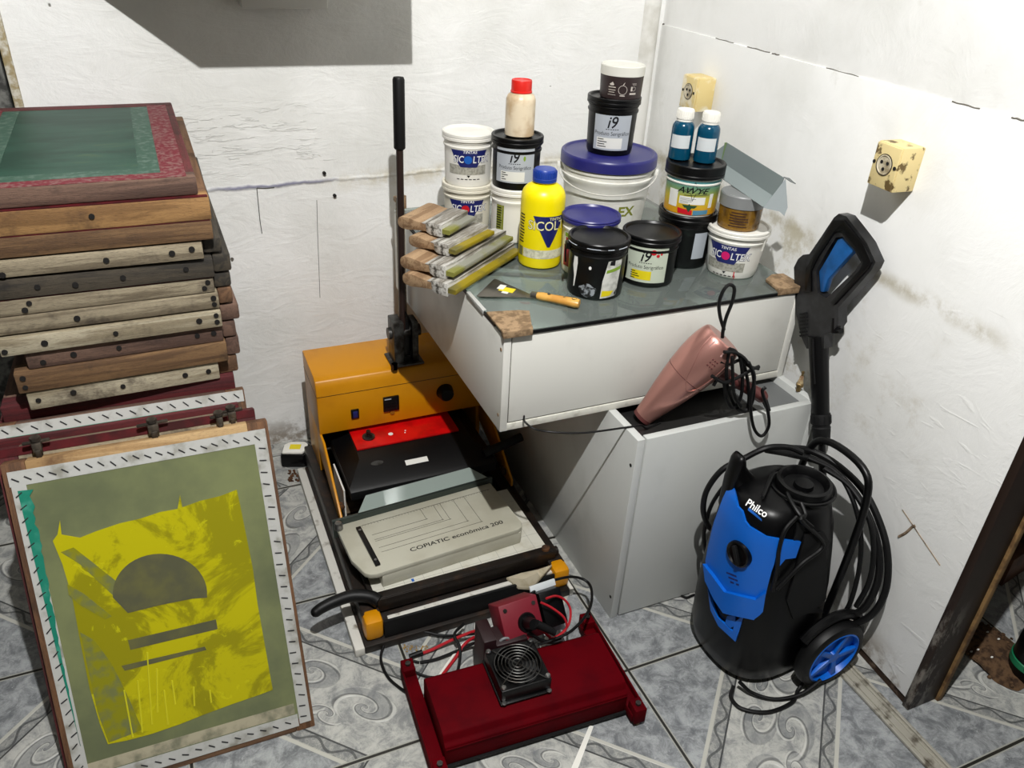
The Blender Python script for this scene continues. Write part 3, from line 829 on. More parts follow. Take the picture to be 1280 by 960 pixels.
for (py, pz) in ((.012, .44), (.012, .06)):
    obj('screw_cap', B().cyl(.004, 0, .0008, 12, mx=T(KX0-.0006, KY0+py, pz) @ RY(PI/2)), 'dark_hole', t, True)
# thin black cord from the case front into the cabinet top
pts = [FY(655, 520, 1.230), FY(656, 527, 1.215), FY(668, 536, 1.20), FY(690, 540, 1.175), FY(730, 541, 1.16), (.80, 1.155, .5125), (.835, 1.155, .5105), (.86, 1.165, .4905), (.90, 1.175, .4905)]
tag(obj('thin_cord', B().tube(pts, .0022, 8), 'black_rubber'), 'thin black cord from the display case front into the cabinet top', 'cord')
# small hook at the cabinet foot
pts = [FZ(848, 738, .02), FZ(850, 743, .006), FZ(858, 747, .005), FZ(866, 744, .005), FZ(872, 743, .005)]
tag(obj('cable_end', B().tube(pts, .003, 8), 'black_rubber'), 'short black cable end lying at the foot of the white cabinet', 'cable')
# brass fitting
t = thing('spark_plug', 'small worn brass and white spark plug standing on the cabinet rim', 'fitting', (1.2585, 1.160, KZ))
obj('thread', B().lathe([(0, 0), (.005, 0), (.0055, .002), (.005, .004), (.0055, .006), (.005, .008), (.0055, .010), (.005, .012)], 16), 'brass', t)
obj('hex_nut', B().cyl(.0085, .012, .021, 6, bev=.0008), 'brass', t)
obj('insulator', B().lathe([(.0065, .021), (.007, .024), (.005, .030), (.0045, .038), (.003, .041)], 16), mat('stained_porcelain', (186, 166, 128), .4, 0, .5, (120, 84, 60), 60), t)
obj('terminal', B().lathe([(.0026, .040), (.0026, .046), (.0034, .047), (.0034, .051), (0, .053)], 12), 'brass', t)

# ------------------------------------------------------------------ heat press
PX0, PX1 = .267, .735
t = thing('base_board', 'worn dark board with white painted edge strips under the yellow press', 'board', (.48, 1.55, 0))
obj('board', B().box(.2385, .742, 1.207, 1.905, .0005, .022, .002), 'bar_brown', t, True)
part_label(obj('white_strip', B().box(.2165, .238, 1.205, 1.905, .0005, .0225, .002), 'dirty_white', t, True), 'worn white strip along the left edge')
obj('white_strip', B().box(.7425, .752, 1.205, 1.905, .0005, .0225, .002), 'dirty_white', t, True)
t = thing('heat_press', 'yellow heat press with a tall black lever and red topped platen', 'heat press', (.5, 1.6, .022))
hp = [(1.762, .219), (1.762, .355), (1.772, .374), (1.790, .382), (1.938, .382), (1.938, .219)]
MXP = Matrix(((0, 0, 1, 0), (1, 0, 0, 0), (0, 1, 0, 0), (0, 0, 0, 1)))     # profile (y,z) pushed along x
hs = obj('housing', B().prism(hp, PX0, PX1, MXP, bev=.003), 'press_yellow', t, True)
obj('lid_seam', B().box(PX0+.001, PX1-.001, 1.7615, 1.763, .3325, .3338).box(PX0-.0006, PX0+.001, 1.765, 1.936, .3325, .3338), 'bar_brown', hs, True)
for sx in (PX0, PX1-.014):
    obj('side_plate', B().prism([(1.80, .06), (1.80, .22), (1.935, .22), (1.935, .06)], sx, sx+.012, MXP, bev=.001), 'press_yellow', t, True)
for sx, s in ((PX0, 1), (PX1, -1)):
    obj('gusset', B().prism([(1.80, .22), (1.80, .15), (1.60, .085), (1.55, .085), (1.55, .105), (1.72, .22)], sx, sx+.006*s, MXP, bev=.001), 'press_yellow', t, True)
    obj('pivot_bolt', B().cyl(.008, 0, .012, 14, mx=T(sx+.010*s, 1.60, .11) @ RX(PI/2)).ball((sx+.010*s, 1.586, .11), .010, sc=(1, .5, 1)), 'rust', t, True)
obj('back_wall', B().box(PX0+.014, PX1-.016, 1.925, 1.936, .06, .22), 'black_matte', t, True)
for sx in (.245, .703):
    r = obj('base_rail', B().box(sx, sx+.040, 1.245, 1.93, .023, .078, .004), 'bar_brown', t, True)
    part_label(obj('end_cap', B().box(sx-.001, sx+.041, 1.216, 1.262, .0235, .0795, .010), 'press_yellow', r, True), 'yellow front end cap')
    obj('foot', B().cyl(.013, .0225, .030, 14, mx=T(sx+.02, 1.235, 0)).cyl(.013, .0225, .030, 14, mx=T(sx+.02, 1.90, 0)), 'rust', r, True)
obj('deck', B().box(.286, .702, 1.222, 1.92, .045, .058, .001), 'bar_brown', t, True)
obj('front_panel', B().box(.286, .702, 1.216, 1.222, .024, .074, .001), 'black_matte', t, True)
obj('paper_strip', B().box(.290, .40, 1.62, 1.76, .0585, .060).box(.41, .50, 1.64, 1.77, .0585, .0605), mat('old_paper_on_deck', (132, 116, 96), .8, 0, .3, (90, 76, 60), 24), t, True)
obj('inner_post', B().box(.288, .292, 1.60, 1.72, .058, .15), 'white_plastic', t, True)
# switch, timer, knob
sw = obj('power_switch', B().box(.352, .373, 1.7565, 1.763, .254, .281, .0015), 'black_plastic', t, True)
obj('rocker', B().box(.356, .369, 1.754, 1.7575, .258, .277, .001), 'navy', sw, True)
tm = obj('timer', B().box(.439, .482, 1.7555, 1.763, .258, .302, .0015), 'black_plastic', t, True)
b = B()
for r_ in range(3):
    for c_ in range(4):
        b.box(.4435+c_*.009, .4495+c_*.009, 1.7545, 1.7565, .265+r_*.009, .2705+r_*.009)
obj('dial_mark', b, 'black_matte', tm, True)['kind'] = 'stuff'
obj('display_strip', B().box(.442, .460, 1.7548, 1.7562, .2955, .2985), 'silver_label', tm, True)
obj('lock_tab', B().cyl(.0065, 0, .004, 16, mx=T(.463, 1.762, .252) @ RX(PI/2)), mat('amber_tab', (150, 96, 20), .4), t, True)
obj('control_knob', B().lathe([(0, .024), (.017, .024), (.020, .020), (.0225, .004), (.024, 0), (0, 0)], 28, T(.612, 1.762, .287) @ RX(PI/2)), 'black_plastic', t, True)
# lever and its bracket
br = obj('lever_bracket', B().box(.478, .505, 1.775, 1.835, .381, .505, .003).box(.528, .546, 1.78, 1.83, .381, .50, .003).box(.468, .556, 1.765, 1.845, .3815, .388, .002)
         .cyl(.016, .470, .556, 18, mx=T(0, 1.806, .465) @ Matrix.Translation((0, 0, 0)) @ RY(PI/2) if False else T(.47, 1.806, .465) @ RY(PI/2) @ T(0, 0, -.47)), 'dark_steel', t, True)
for (ax, az) in ((.474, .392), (.55, .392), (.474, .392), ):
    obj('bracket_bolt', B().cyl(.009, .381, .397, 6, mx=T(ax, 1.764 if ax < .5 else 1.85, 0)), 'rust', br, True)
obj('cam_link', B().prism([(1.79, .40), (1.83, .40), (1.832, .50), (1.82, .515), (1.795, .505)], .508, .526, MXP, bev=.002), 'black_plastic', t, True)
L0, L1 = Vector((.508, 1.80, .44)), Vector((.513, 1.80, 1.097))
obj('lever', B().rod(L0, L0.lerp(L1, .80), .0085, 14), mat('lever_dark_brown', (44, 30, 26), .45, .2), t, True)
G0 = L0.lerp(L1, .76)
q = (L1-G0).to_track_quat('Z', 'Y').to_matrix().to_4x4()
gl = (L1-G0).length
obj('grip', B().lathe([(0, 0), (.011, 0), (.0135, .003), (.0135, gl-.005), (.0115, gl), (0, gl)], 20, Matrix.Translation(G0) @ q), 'black_rubber', t, True)
# platen: black hood with a red plate, black pull on the right
hood = [(.300, 1.565, .165), (.690, 1.565, .165), (.690, 1.92, .165), (.300, 1.92, .165), (.300, 1.575, .172), (.690, 1.575, .172), (.690, 1.91, .172), (.300, 1.91, .172),
        (.345, 1.655, .198), (.650, 1.655, .198), (.650, 1.90, .198), (.345, 1.90, .198)]
fc = [(0, 3, 2, 1), (0, 1, 5, 4), (1, 2, 6, 5), (2, 3, 7, 6), (3, 0, 4, 7), (4, 5, 9, 8), (5, 6, 10, 9), (6, 7, 11, 10), (7, 4, 8, 11), (8, 9, 10, 11)]
ho = obj('platen_hood', B().mesh(hood, fc), mat('platen_black', (8, 8, 9), .38, 0, .35), t, True, 20)
obj('platen', B().box(.300, .690, 1.565, 1.92, .140, .164, .002), 'black_matte', t, True)
obj('white_label', B().mesh([(.455, 1.6065, .1833), (.515, 1.6065, .1833), (.515, 1.622, .1883), (.455, 1.622, .1883)], [(0, 1, 2, 3)]), 'info_white', ho, True)
obj('oval_emblem', B().lathe([(0, .0006), (.016, .0006), (.016, 0)], 24, T(.385, 1.632, .1908) @ RX(R_(18)), 1, .45), 'dark_steel', ho, True)
rp = obj('red_plate', B().box(.347, .628, 1.688, 1.90, .199, .2045, .001), 'press_red', t, True)
obj('adjuster_screw', B().cyl(.017, .2045, .209, 18, mx=T(.389, 1.732, 0)).cyl(.010, .209, .216, 6, mx=T(.389, 1.732, 0)).cyl(.006, .216, .226, 12, mx=T(.389, 1.732, 0)), 'dark_steel', rp, True)
obj('white_dot', B().cyl(.0065, .2045, .2052, 16, mx=T(.448, 1.728, 0)).cyl(.002, .2045, .2052, 10, mx=T(.486, 1.722, 0)).cyl(.002, .2045, .2052, 10, mx=T(.4895, 1.731, 0)), 'white_ink', rp, True)
obj('pull_handle', B().rod((.66, 1.585, .186), (.775, 1.60, .205), .012, 16), 'black_rubber', t, True)

# ------------------------------------------------------------------ paper trimmer (lower) and the cream cutter on it
A7 = R_(.9)
t = thing('paper_trimmer', 'old paper trimmer with ruled white bed and curved black handle', 'paper trimmer', (.495, 1.40, .0805), A7)
obj('bed', B().box(-.226, .222, -.117, .13, 0, .016, .002), 'bar_brown', t)
b = B().box(-.215, .215, -.1165, .125, .0163, .0172)
ps = obj('ruled_paper', b, 'grid_paper', t)
b = B()
for i in range(9): b.box(-.19+i*.047, -.1894+i*.047, -.116, .12, .0173, .0175)
for i in range(5): b.box(-.215, .215, -.107+i*.045, -.1065+i*.045, .0173, .0175)
obj('ruling', b, mat('faded_ruling', (150, 150, 142), .6), ps)['kind'] = 'stuff'
obj('blue_mark', B().box(-.125, -.119, -.110, -.101, .0173, .0176), 'blue_ink', ps)
bar = obj('blade_arm', B().box(-.214, .230, -.140, -.118, .016, .024, .002).box(-.214, .228, -.142, -.130, -.014, .022, .0015).rod((.20, -.130, .012), (.236, -.130, .012), .011, 14), 'bar_brown', t)
obj('lower_guide', B().box(-.20, .215, -.172, -.160, -.020, -.012, .001), 'dirty_white', t)
hp_ = [FZ(474, 752, .095), FZ(462, 746, .10), FZ(440, 745, .104), (FZ(418, 752, .104)), FZ(402, 760, .10), FZ(395, 765, .096)]
obj('handle', B().tube(hp_, lambda u: .0155-.004*u, 14).ball(hp_[-1], .0118), 'black_rubber', bar, True)
obj('pivot', B().cyl(.010, .024, .030, 14, mx=T(.205, -.129, 0)), 'rust', t)

CR = R_(4.6)
t = thing('paper_cutter', 'cream paper cutter with printed guide lines on top of the trimmer', 'paper cutter', (.455, 1.402, .0985), CR)
hx, hy = .206, .096
out = [(-.150, -hy+.006), (-.150+.012, -hy), (hx-.02, -hy), (hx-.006, -hy+.006), (hx, -hy+.02), (hx-.004, hy), (-hx, hy), (-hx, -hy+.066), (-.190, -hy+.024), (-.178, -hy+.01), (-.165, -hy+.005)]
topb = [(-hx, hy), (-hx-.002, -.030), (-hx+.012, -.082), (-hx+.022, -.092), (-hx+.036, -.096), (hx-.02, -.096), (hx-.006, -.090), (hx, -.076), (hx, hy)]
obj('top_board', B().prism(topb[::-1], .032, .046, bev=.003), 'cutter_cream', t)
obj('base', B().prism([(-.158, -.0958), (hx-.012, -.0958), (hx-.0005, -.080), (hx-.0005, hy-.002), (-.158, hy-.002)], 0, .034, bev=.002), 'cutter_cream', t)
Z = .0462
ink = B()
for i, (xx, yb) in enumerate(((.0, .03), (.035, .012), (.052, .006), (.088, -.018), (.118, -.034))):
    ink.box(xx-.0004, xx+.0004, yb, .072, Z, Z+.0003)
    ink.box(-.150+.012, xx, yb-.0004, yb+.0004, Z, Z+.0003)
    ink.box(xx-.003, xx+.003, yb-.0006, yb+.0006, Z, Z+.0003)
ink.box(-.150, hx-.015, .0715, .0725, Z, Z+.0003)
for i in range(44): ink.box(-.150+i*.0078, -.1494+i*.0078, .0675 if i % 5 else .065, .072, Z, Z+.0003)
obj('guide_lines', ink, mat('guide_ink', (72, 70, 64), .6), t)['kind'] = 'stuff'
tb = text_bm('COPIATIC econômica 200', .0172, .044, -.056, bold=.012, sx=1.28)
tb.transform(T(0, 0, Z+.0003)); obj('lettering', tb, 'black_ink', t)
rl = obj('side_rail', B().box(-.166, -.154, -.074, .066, Z, Z+.006, .001), 'black_plastic', t)
for yy in (.052, -.058):
    obj('screw', B().cyl(.0034, Z+.006, Z+.0072, 12, mx=T(-.160, yy, 0)), 'steel', rl)
obj('cutting_bar', B().box(-hx-.006, hx+.006, hy, hy+.009, .008, .060, .001), mat('steel_cutting_bar', (74, 82, 78), .35, .7), t)
obj('pivot_bolt', B().lathe([(0, .02), (.008, .018), (.0105, .012), (.0105, 0), (0, 0)], 16, T(-hx+.004, hy-.012, Z)), 'steel', t)
obj('clear_guard', B().prism([(-.148, .0), (.198, .0), (.160, .037), (-.118, .037)], .0, .003, T(0, hy+.006, .0605) @ RX(R_(38))), 'acrylic', t)

# ------------------------------------------------------------------ maroon flash dryer
FA = R_(-2.6)
FZC = Vector((.512, .982, 0))
t = thing('flash_dryer', 'maroon metal flash dryer lying on the floor with a fan on top', 'dryer', FZC, FA)
prof = [(-.108, .014), (-.108, .066), (-.099, .071), (-.093, .084), (-.085, .088), (.036, .092), (.046, .082), (.046, .014)]
obj('housing', B().prism(prof, -.196, .192, MXP, bev=.0025), 'maroon', t)
obj('housing_ridge', B().box(-.194, .190, -.1095, -.1075, .058, .0615), 'maroon', t)
for s in (-1, 1):
    a, c = (-.226, -.196) if s < 0 else (.192, .222)
    fl = obj('side_channel', B().box(a, c, -.134, .122, .008, .030, .002).box(a if s < 0 else c-.004, a+.004 if s < 0 else c, -.132, .120, .020, .044, .001), 'maroon', t)
    for yy in (-.126, .116):
        ft = obj('foot_bracket', B().box(a+.002, c-.002, yy-.016, yy+.016, .010, .050, .002), 'maroon', t)
        obj('foot_bolt', B().cyl(.007, -.0, .010, 12, mx=T((a+c)/2, yy-.006, 0)), 'brass' if (s > 0 and yy < 0) else 'dark_steel', ft)
        obj('top_bolt', B().cyl(.006, .05, .056, 6, mx=T((a+c)/2, yy, 0)), 'dark_steel', ft)
obj('bottom_plate', B().box(-.196, .192, -.112, .048, .008, .0145), 'black_matte', t)
# fan
fx, fy = -.018, -.016
FS = T(fx, fy, .0922) @ Matrix.Diagonal((1.32, 1.32, 1.25, 1)) @ T(-fx, -fy, -.0922)
fan = obj('fan', B().box(fx-.042, fx+.040, fy-.044, fy+.044, .0922, .096, .002).prism([(fx-.040, fy-.040), (fx+.040, fy-.040), (fx+.040, fy+.040), (fx-.040, fy+.040)], .096, .121, bev=.002, holes=([(fx+.036*math.cos(2*PI*i/32), fy+.036*math.sin(2*PI*i/32)) for i in range(32)],)), 'black_plastic', t)
obj('fan_hub', B().cyl(.014, .097, .115, 20, mx=T(fx, fy, 0)), 'black_matte', fan)
for k in range(7):
    a = 2*PI*k/7
    obj('fan_blade', B().box(.012, .034, -.009, .009, -.001, .001, mx=T(fx, fy, .107) @ RZ(a) @ RX(R_(32))), 'black_matte', fan)
b = B()
for r_ in (.008, .0135, .019, .0245, .030, .0355):
    b.tube([(fx+r_*math.cos(2*PI*i/28), fy+r_*math.sin(2*PI*i/28), .1245) for i in range(28)], .0009, 6, closed=True, smooth=False)
for a in (R_(40), R_(130)):
    dx, dy = math.cos(a)*.050, math.sin(a)*.050
    b.rod((fx-dx, fy-dy, .1232), (fx+dx, fy+dy, .1232), .001, 6)
gg = obj('grille', b, 'dark_steel', fan)
for sx in (-1, 1):
    for sy in (-1, 1):
        obj('fan_screw', B().cyl(.004, .1215, .126, 12, mx=T(fx+sx*.035, fy+sy*.035, 0), bev=.001), 'steel', fan)
for sx in (-1, 1):
    obj('base_screw', B().cyl(.004, .0962, .099, 12, mx=T(fx+sx*.036, fy-.0425, 0), bev=.001), 'steel', fan)
for o_ in [fan]+list(fan.children): o_.data.transform(FS)
# control post and box behind the fan
obj('arm_post', B().box(-.068, -.040, .0465, .108, .020, .140, .003).box(-.040, .030, .0465, .100, .020, .120, .003), mat('dark_post', (34, 12, 16), .5), t)
CB = T(.026, .080, .140) @ RZ(R_(6)) @ RX(R_(-38)) @ Matrix.Diagonal((1.25, 1.1, 1.25, 1))
cb = obj('control_box', B().box(-.036, .036, -.004, .052, -.034, .034, .002, mx=CB), 'maroon_light', t)
obj('dial', B().lathe([(0, .004), (.016, .004), (.017, 0), (0, 0)], 24, CB @ T(.008, -.004, -.006) @ RX(PI/2)).lathe([(0, .034), (.009, .034), (.011, .006), (.012, .003)], 20, CB @ T(.008, -.004, -.006) @ RX(PI/2)), 'black_plastic', cb)
for (sx, sz) in ((-.026, .024), (.027, .022)):
    obj('box_screw', B().cyl(.0035, 0, .0022, 12, mx=CB @ T(sx, -.004, sz) @ RX(PI/2)), 'dark_steel', cb)
rb = obj('relay', B().box(.042, .084, .0, .030, -.030, .032, .002, mx=CB), 'black_plastic', t)
obj('relay_plate', B().box(.038, .088, .026, .031, .032, .044, .001, mx=CB), 'silver_label2', rb)
obj('relay_base_plate', B().box(.044, .086, .026, .031, -.044, -.030, .001, mx=CB), 'silver_label2', rb)
obj('plug', B().rod(CB @ Vector((.012, -.038, -.006)), CB @ Vector((.040, -.040, -.030)), .009, 14, .007), 'black_rubber', t)
obj('cable_tie', B().tube([(-.018+.012*math.cos(a), .058, .112+.012*math.sin(a)) for a in (0, 1, 2, 3, 4)], .003, 8), 'grey_ink', t)
# cables of the dryer
R6 = lambda pts: [Vector(p) for p in pts]
def cable(label, pts, r, m, name='cable', grp=None):
    return tag(obj(name, B().tube(pts, r, 8), m), label, 'cable', grp)
cable('black cable arching from the dryer control box to the right', [FZ(664, 742, .16), FZ(685, 728, .13), FZ(715, 721, .10), FZ(735, 728, .085), FZ(740, 745, .10), FZ(735, 765, .11), FZ(715, 788, .115), FZ(690, 800, .110), FZ(672, 806, .100)], .0032, 'black_rubber')
cable('red wire looping right from the dryer relay', [FZ(683, 748, .185), FZ(695, 745, .17), FZ(706, 750, .155), FZ(713, 762, .135), FZ(711, 780, .118), FZ(700, 793, .108), FZ(686, 800, .1)], .0026, 'cable_red')
cable('second red wire below the first at the dryer relay', [FZ(676, 753, .175), FZ(690, 760, .16), FZ(705, 772, .14), FZ(708, 785, .118), FZ(698, 795, .108), FZ(684, 803, .1)], .0026, 'cable_red')
cable('short red and black twisted wires beside the control box', [FZ(668, 782, .15), FZ(680, 790, .13), FZ(690, 798, .105), FZ(700, 797, .1)], .0032, 'cable_red')
cable('black lead below the control box dial', [FZ(660, 790, .13), FZ(676, 800, .11), FZ(690, 803, .1), FZ(702, 800, .1)], .004, 'black_rubber')
# bunch on the left, between press and dryer
cable('red cable lying between the press and the dryer', [FZ(612, 785, .06), FZ(590, 790, .035), FZ(565, 800, .02), FZ(540, 812, .008), FZ(524, 818, .006)], .0036, 'cable_red')
cable('second red cable running down under the dryer', [FZ(614, 788, .06), FZ(598, 794, .04), FZ(582, 804, .02), FZ(568, 824, .006), FZ(552, 845, .006)], .0036, 'cable_red')
cable('grey white cable beside the red cables on the floor', [FZ(600, 792, .045), FZ(578, 806, .012), FZ(562, 826, .004), FZ(548, 846, .004)], .003, 'white_plastic')
cable('black cable from the dryer across the bunch to the left', [FZ(618, 786, .07), FZ(600, 800, .03), FZ(575, 812, .012), FZ(545, 824, .006), FZ(525, 828, .005)], .0034, 'black_rubber')
cable('black cable standing up from the bunch behind the dryer', [FZ(580, 780, .03), FZ(568, 793, .035), FZ(575, 810, .02), FZ(574, 830, .006), FZ(570, 846, .005)], .0034, 'black_rubber')
cable('black cable loop on the floor left of the dryer', [FZ(612, 790, .05), FZ(560, 795, .012), FZ(530, 790, .016), FZ(500, 789, .02), FZ(484, 800, .012), FZ(476, 822, .005), FZ(484, 845, .004), FZ(500, 860, .004), FZ(512, 866, .012)], .0032, 'black_rubber')
cable('thin black lead curving round to the dryer corner', [FZ(524, 828, .005), FZ(512, 826, .005), FZ(516, 838, .005), FZ(535, 846, .005), FZ(556, 846, .01)], .0028, 'black_rubber')
tag(obj('insulated_joint', B().rod(FZ(512, 821, .008), FZ(528, 815, .009), .006, 12), 'black_rubber'), 'taped black joint at the end of the red cable', 'joint')
tag(obj('tie_strap', B().mesh([FZ(737, 906, .003), FZ(742, 908, .003), FZ(722, 962, .003), FZ(714, 960, .003), FZ(737, 906, .0005), FZ(742, 908, .0005), FZ(722, 962, .0005), FZ(714, 960, .0005)], [(0, 1, 2, 3), (4, 7, 6, 5), (0, 4, 5, 1), (1, 5, 6, 2), (2, 6, 7, 3), (3, 7, 4, 0)]), 'white_plastic'), 'flat white strap on the floor in front of the maroon dryer', 'strap')
# rubber floor strip end and crumpled paper
t = thing('crumpled_paper', 'crumpled beige paper stuffed at the right front corner of the press', 'paper', FZ(665, 722, .06))
pp = [FZ(633, 722, .075), FZ(652, 716, .085), FZ(672, 712, .09), FZ(690, 706, .085), FZ(676, 722, .085), FZ(664, 735, .07), FZ(648, 734, .072), FZ(655, 724, .095), FZ(672, 716, .10)]
pm = B().mesh(pp+[p-Vector((0, 0, .006)) for p in pp], [(0, 1, 7), (1, 2, 8, 7), (2, 3, 4, 8), (7, 8, 4, 5), (0, 7, 5, 6), (9, 16, 10), (10, 16, 17, 11), (11, 17, 13, 12), (16, 14, 13, 17), (9, 15, 14, 16), (0, 6, 15, 9), (6, 5, 14, 15), (5, 4, 13, 14), (4, 3, 12, 13), (3, 2, 11, 12), (2, 1, 10, 11), (1, 0, 9, 10)])
obj('sheet', pm, mat('beige_paper', (196, 186, 162), .7, 0, .3, (160, 146, 118), 20), t, True, 10)
# tape measure by the wall
P = FZ(371, 577, 0)
t = thing('tape_measure', 'white and black tape measure with yellow label on the floor by the press', 'tape measure', (P.x, P.y, .0008), R_(-20))
TS = Matrix.Scale(1.3, 4)
obj('case', B().prism([(-.030, -.024), (.022, -.024), (.032, -.010), (.032, .018), (.020, .028), (-.018, .028), (-.030, .014)], 0, .034, TS, bev=.005), 'black_plastic', t)
sh = obj('side_shell', B().prism([(-.026, -.020), (.018, -.020), (.026, -.008), (.026, .014), (.016, .023), (-.014, .023), (-.026, .010)], .0335, .0395, TS, bev=.002), 'white_plastic', t)
obj('yellow_label', B().box(-.012, .012, -.008, .010, .0396, .0402, mx=TS), 'yellow_ink', sh)
obj('tape_tip', B().box(.030, .060, .018, .024, .002, .014, .001, mx=TS), 'black_plastic', t)
# rust crumbs
b = B()
for i in range(60):
    a = random.random(); p = FZ(360+30*random.random(), 588+14*random.random(), .002)
    b.ball(p, .002+.003*random.random(), sub=1)
o = tag(obj('rust_crumbs', b, 'rust'), 'rust crumbs on the floor beside the press base', 'debris'); o['kind'] = 'stuff'
b = B()
for i in range(45):
    p = FZ(505+30*random.random(), 806+10*random.random(), .001); b.ball(p, .001+.002*random.random(), sub=1)
o = tag(obj('wood_crumbs', b, mat('straw_crumb', (150, 124, 78), .9)), 'straw coloured crumbs on the floor behind the dryer', 'debris'); o['kind'] = 'stuff'
# ------------------------------------------------------------------ pots, bottles and jars on the glass
def phic(x, y): return math.atan2(-y, -x)
GT = GZ
def pot(label, x, y, z, rb, rt, h, bm_, lm_, group='paint pots on the glass top', lid=True, lidh=.014, open_top=False, cat='pot', name='paint_pot', rim=.004):
    t = thing(name, label, cat, (x, y, z), 0, group)
    rr = lambda q: rb+.002+(rt-.004-rb-.002)*min(1, max(0, q/(h-lidh)))
    body = [(0, 0), (rb-.002, 0), (rb+.001, .003), (rb+.0015, .006)]
    hh = h-lidh
    for k in range(1, 9): body.append((rr(hh*.80*k/8), hh*.80*k/8+.006*(k == 0)))
    body += [(rr(hh*.82)+.0022, hh*.83), (rr(hh*.85)+.0022, hh*.86), (rr(hh*.87), hh*.875), (rr(hh*.93), hh*.93), (rr(hh*.94)+.002, hh*.94), (rr(hh), hh), (0, hh)]
    obj('body', B().lathe(body, 48), bm_, t)
    if lid:
        R = rt+.001
        pr = [(R-.003, hh-.004), (R, hh-.002), (R, hh+.003), (R-.0012, hh+.0045), (R, hh+.006), (R, h-.002), (R-.0015, h), (R-rim-.002, h), (R-rim-.005, h-.0045), (R*.55, h-.0045), (R*.5, h-.0038), (0, h-.0038)]
        obj('lid', B().lathe(pr, 56), lm_, t)
    return t, rr
def lab(t, name, bm, rr, ph, z, m, eps, parent=None, smooth=35):
    return obj(name, wrap(bm, rr, ph, z, eps), m, parent or t, smooth=60)

def sicoltex(t, rr, ph, zc, s, dot, dots=1):
    """navy wedge, white lettering with a coloured O"""
    s *= 1.14
    wedge = [(-.042*s, .014*s), (.042*s, .014*s), (.034*s, -.004*s), (.022*s, -.016*s), (.018*s, -.024*s), (-.018*s, -.024*s), (-.024*s, -.016*s), (-.034*s, -.002*s)]
    lb = lab(t, 'label', poly_bm(wedge), rr, ph, zc, 'navy', .0006)
    pc = lambda bo: (text_bm('SIC', .0205*s, -.0105*s, -.008*s, .1, bo, .82, 'RIGHT'), text_bm('LTEX', .0205*s, .0078*s, -.008*s, .1, bo, .82, 'LEFT'))
    lab(t, 'outline_lettering', merge(*pc(.045)), rr, ph, zc, 'navy', .0008, lb)
    tb, tb2 = pc(.010)
    tb3 = text_bm('TINTAS', .0085*s, .002*s, .008*s, .1, .01, 1.05)
    lab(t, 'lettering', merge(tb, tb2, tb3), rr, ph, zc, 'white_ink', .0010, lb)
    lab(t, 'color_dot', poly_bm(disc(-.0016*s, -.008*s, .0086*s)), rr, ph, zc, dot, .0012, lb)
    pn = lab(t, 'info_panel', poly_bm(rect(-.046*s, .040*s, -.040*s, -.020*s)), rr, ph, zc, mat('info_grey', (176, 174, 162), .55, 0, .4, (140, 138, 128), 160), .0004)
    lab(t, 'print_mark', poly_bm([(.0, -.046*s), (.004*s, -.041*s), (-.004*s, -.041*s)], *[rect(-.026*s+i*.009*s, -.020*s+i*.009*s, -.0505*s, -.0488*s) for i in range(6)]), rr, ph, zc, 'black_ink', .0006)['kind'] = 'stuff'

def i9(t, rr, ph, zc, s, yellow=False, x0=-.040, x1=.040):
    s *= 1.2
    lb = lab(t, 'label', poly_bm(rect(x0*s, x1*s, -.036*s, .030*s)), rr, ph, zc, 'pale_label' if yellow else 'silver_label', .0006)
    a = text_bm('i9', .029*s, -.002*s, .0125*s, .22, .012, .85)
    c = text_bm('Produto Serigráfico', .0098*s, 0, -.0065*s, .0, -.004, .86)
    small = [rect(-.012*s+i*.004*s, -.0095*s+i*.004*s, .0005*s, .0018*s) for i in range(6)]
    lab(t, 'lettering', merge(a, c, poly_bm(*small)), rr, ph, zc, 'black_ink', .0009, lb)
    pn = lab(t, 'info_box', poly_bm(rect(-.028*s, .020*s, -.033*s, -.014*s) if not yellow else rect(-.024*s, .012*s, -.031*s, -.014*s)), rr, ph, zc, 'yellow_ink' if yellow else 'info_white', .0009, lb)
    rows = [rect(-.026*s, (-.026+.006+.012*random.random())*s, (-.0175-.0042*i)*s, (-.016-.0042*i)*s) for i in range(4)]
    lab(t, 'print_rows', poly_bm(*rows), rr, ph, zc, 'black_ink', .0011, lb)['kind'] = 'stuff'
    if yellow:
        lab(t, 'red_splash', poly_bm(disc(.012*s, .022*s, .005*s), disc(.020*s, .016*s, .003*s), disc(.026*s, .019*s, .002*s)), rr, ph, zc, 'red_ink', .0011, lb)
    return lb

W_, K_ = 'white_plastic', 'black_plastic'
# back left: two white pots stacked
x, y = .684, 1.808
t, rr = pot('lower white paint pot with red dot in its navy label, behind the squeegees', x, y, GT, .053, .062, .1175, 'cream', 'cream')
sicoltex(t, rr, phic(x, y)+R_(-2), .072, .98, 'red_ink')
t, rr = pot('upper white paint pot with blue dot in its navy label, stacked at back left', x, y, GT+.1175-.0045+.0008, .053, .062, .125, W_, W_)
sicoltex(t, rr, phic(x, y)+R_(2), .077, .98, 'blue_ink')
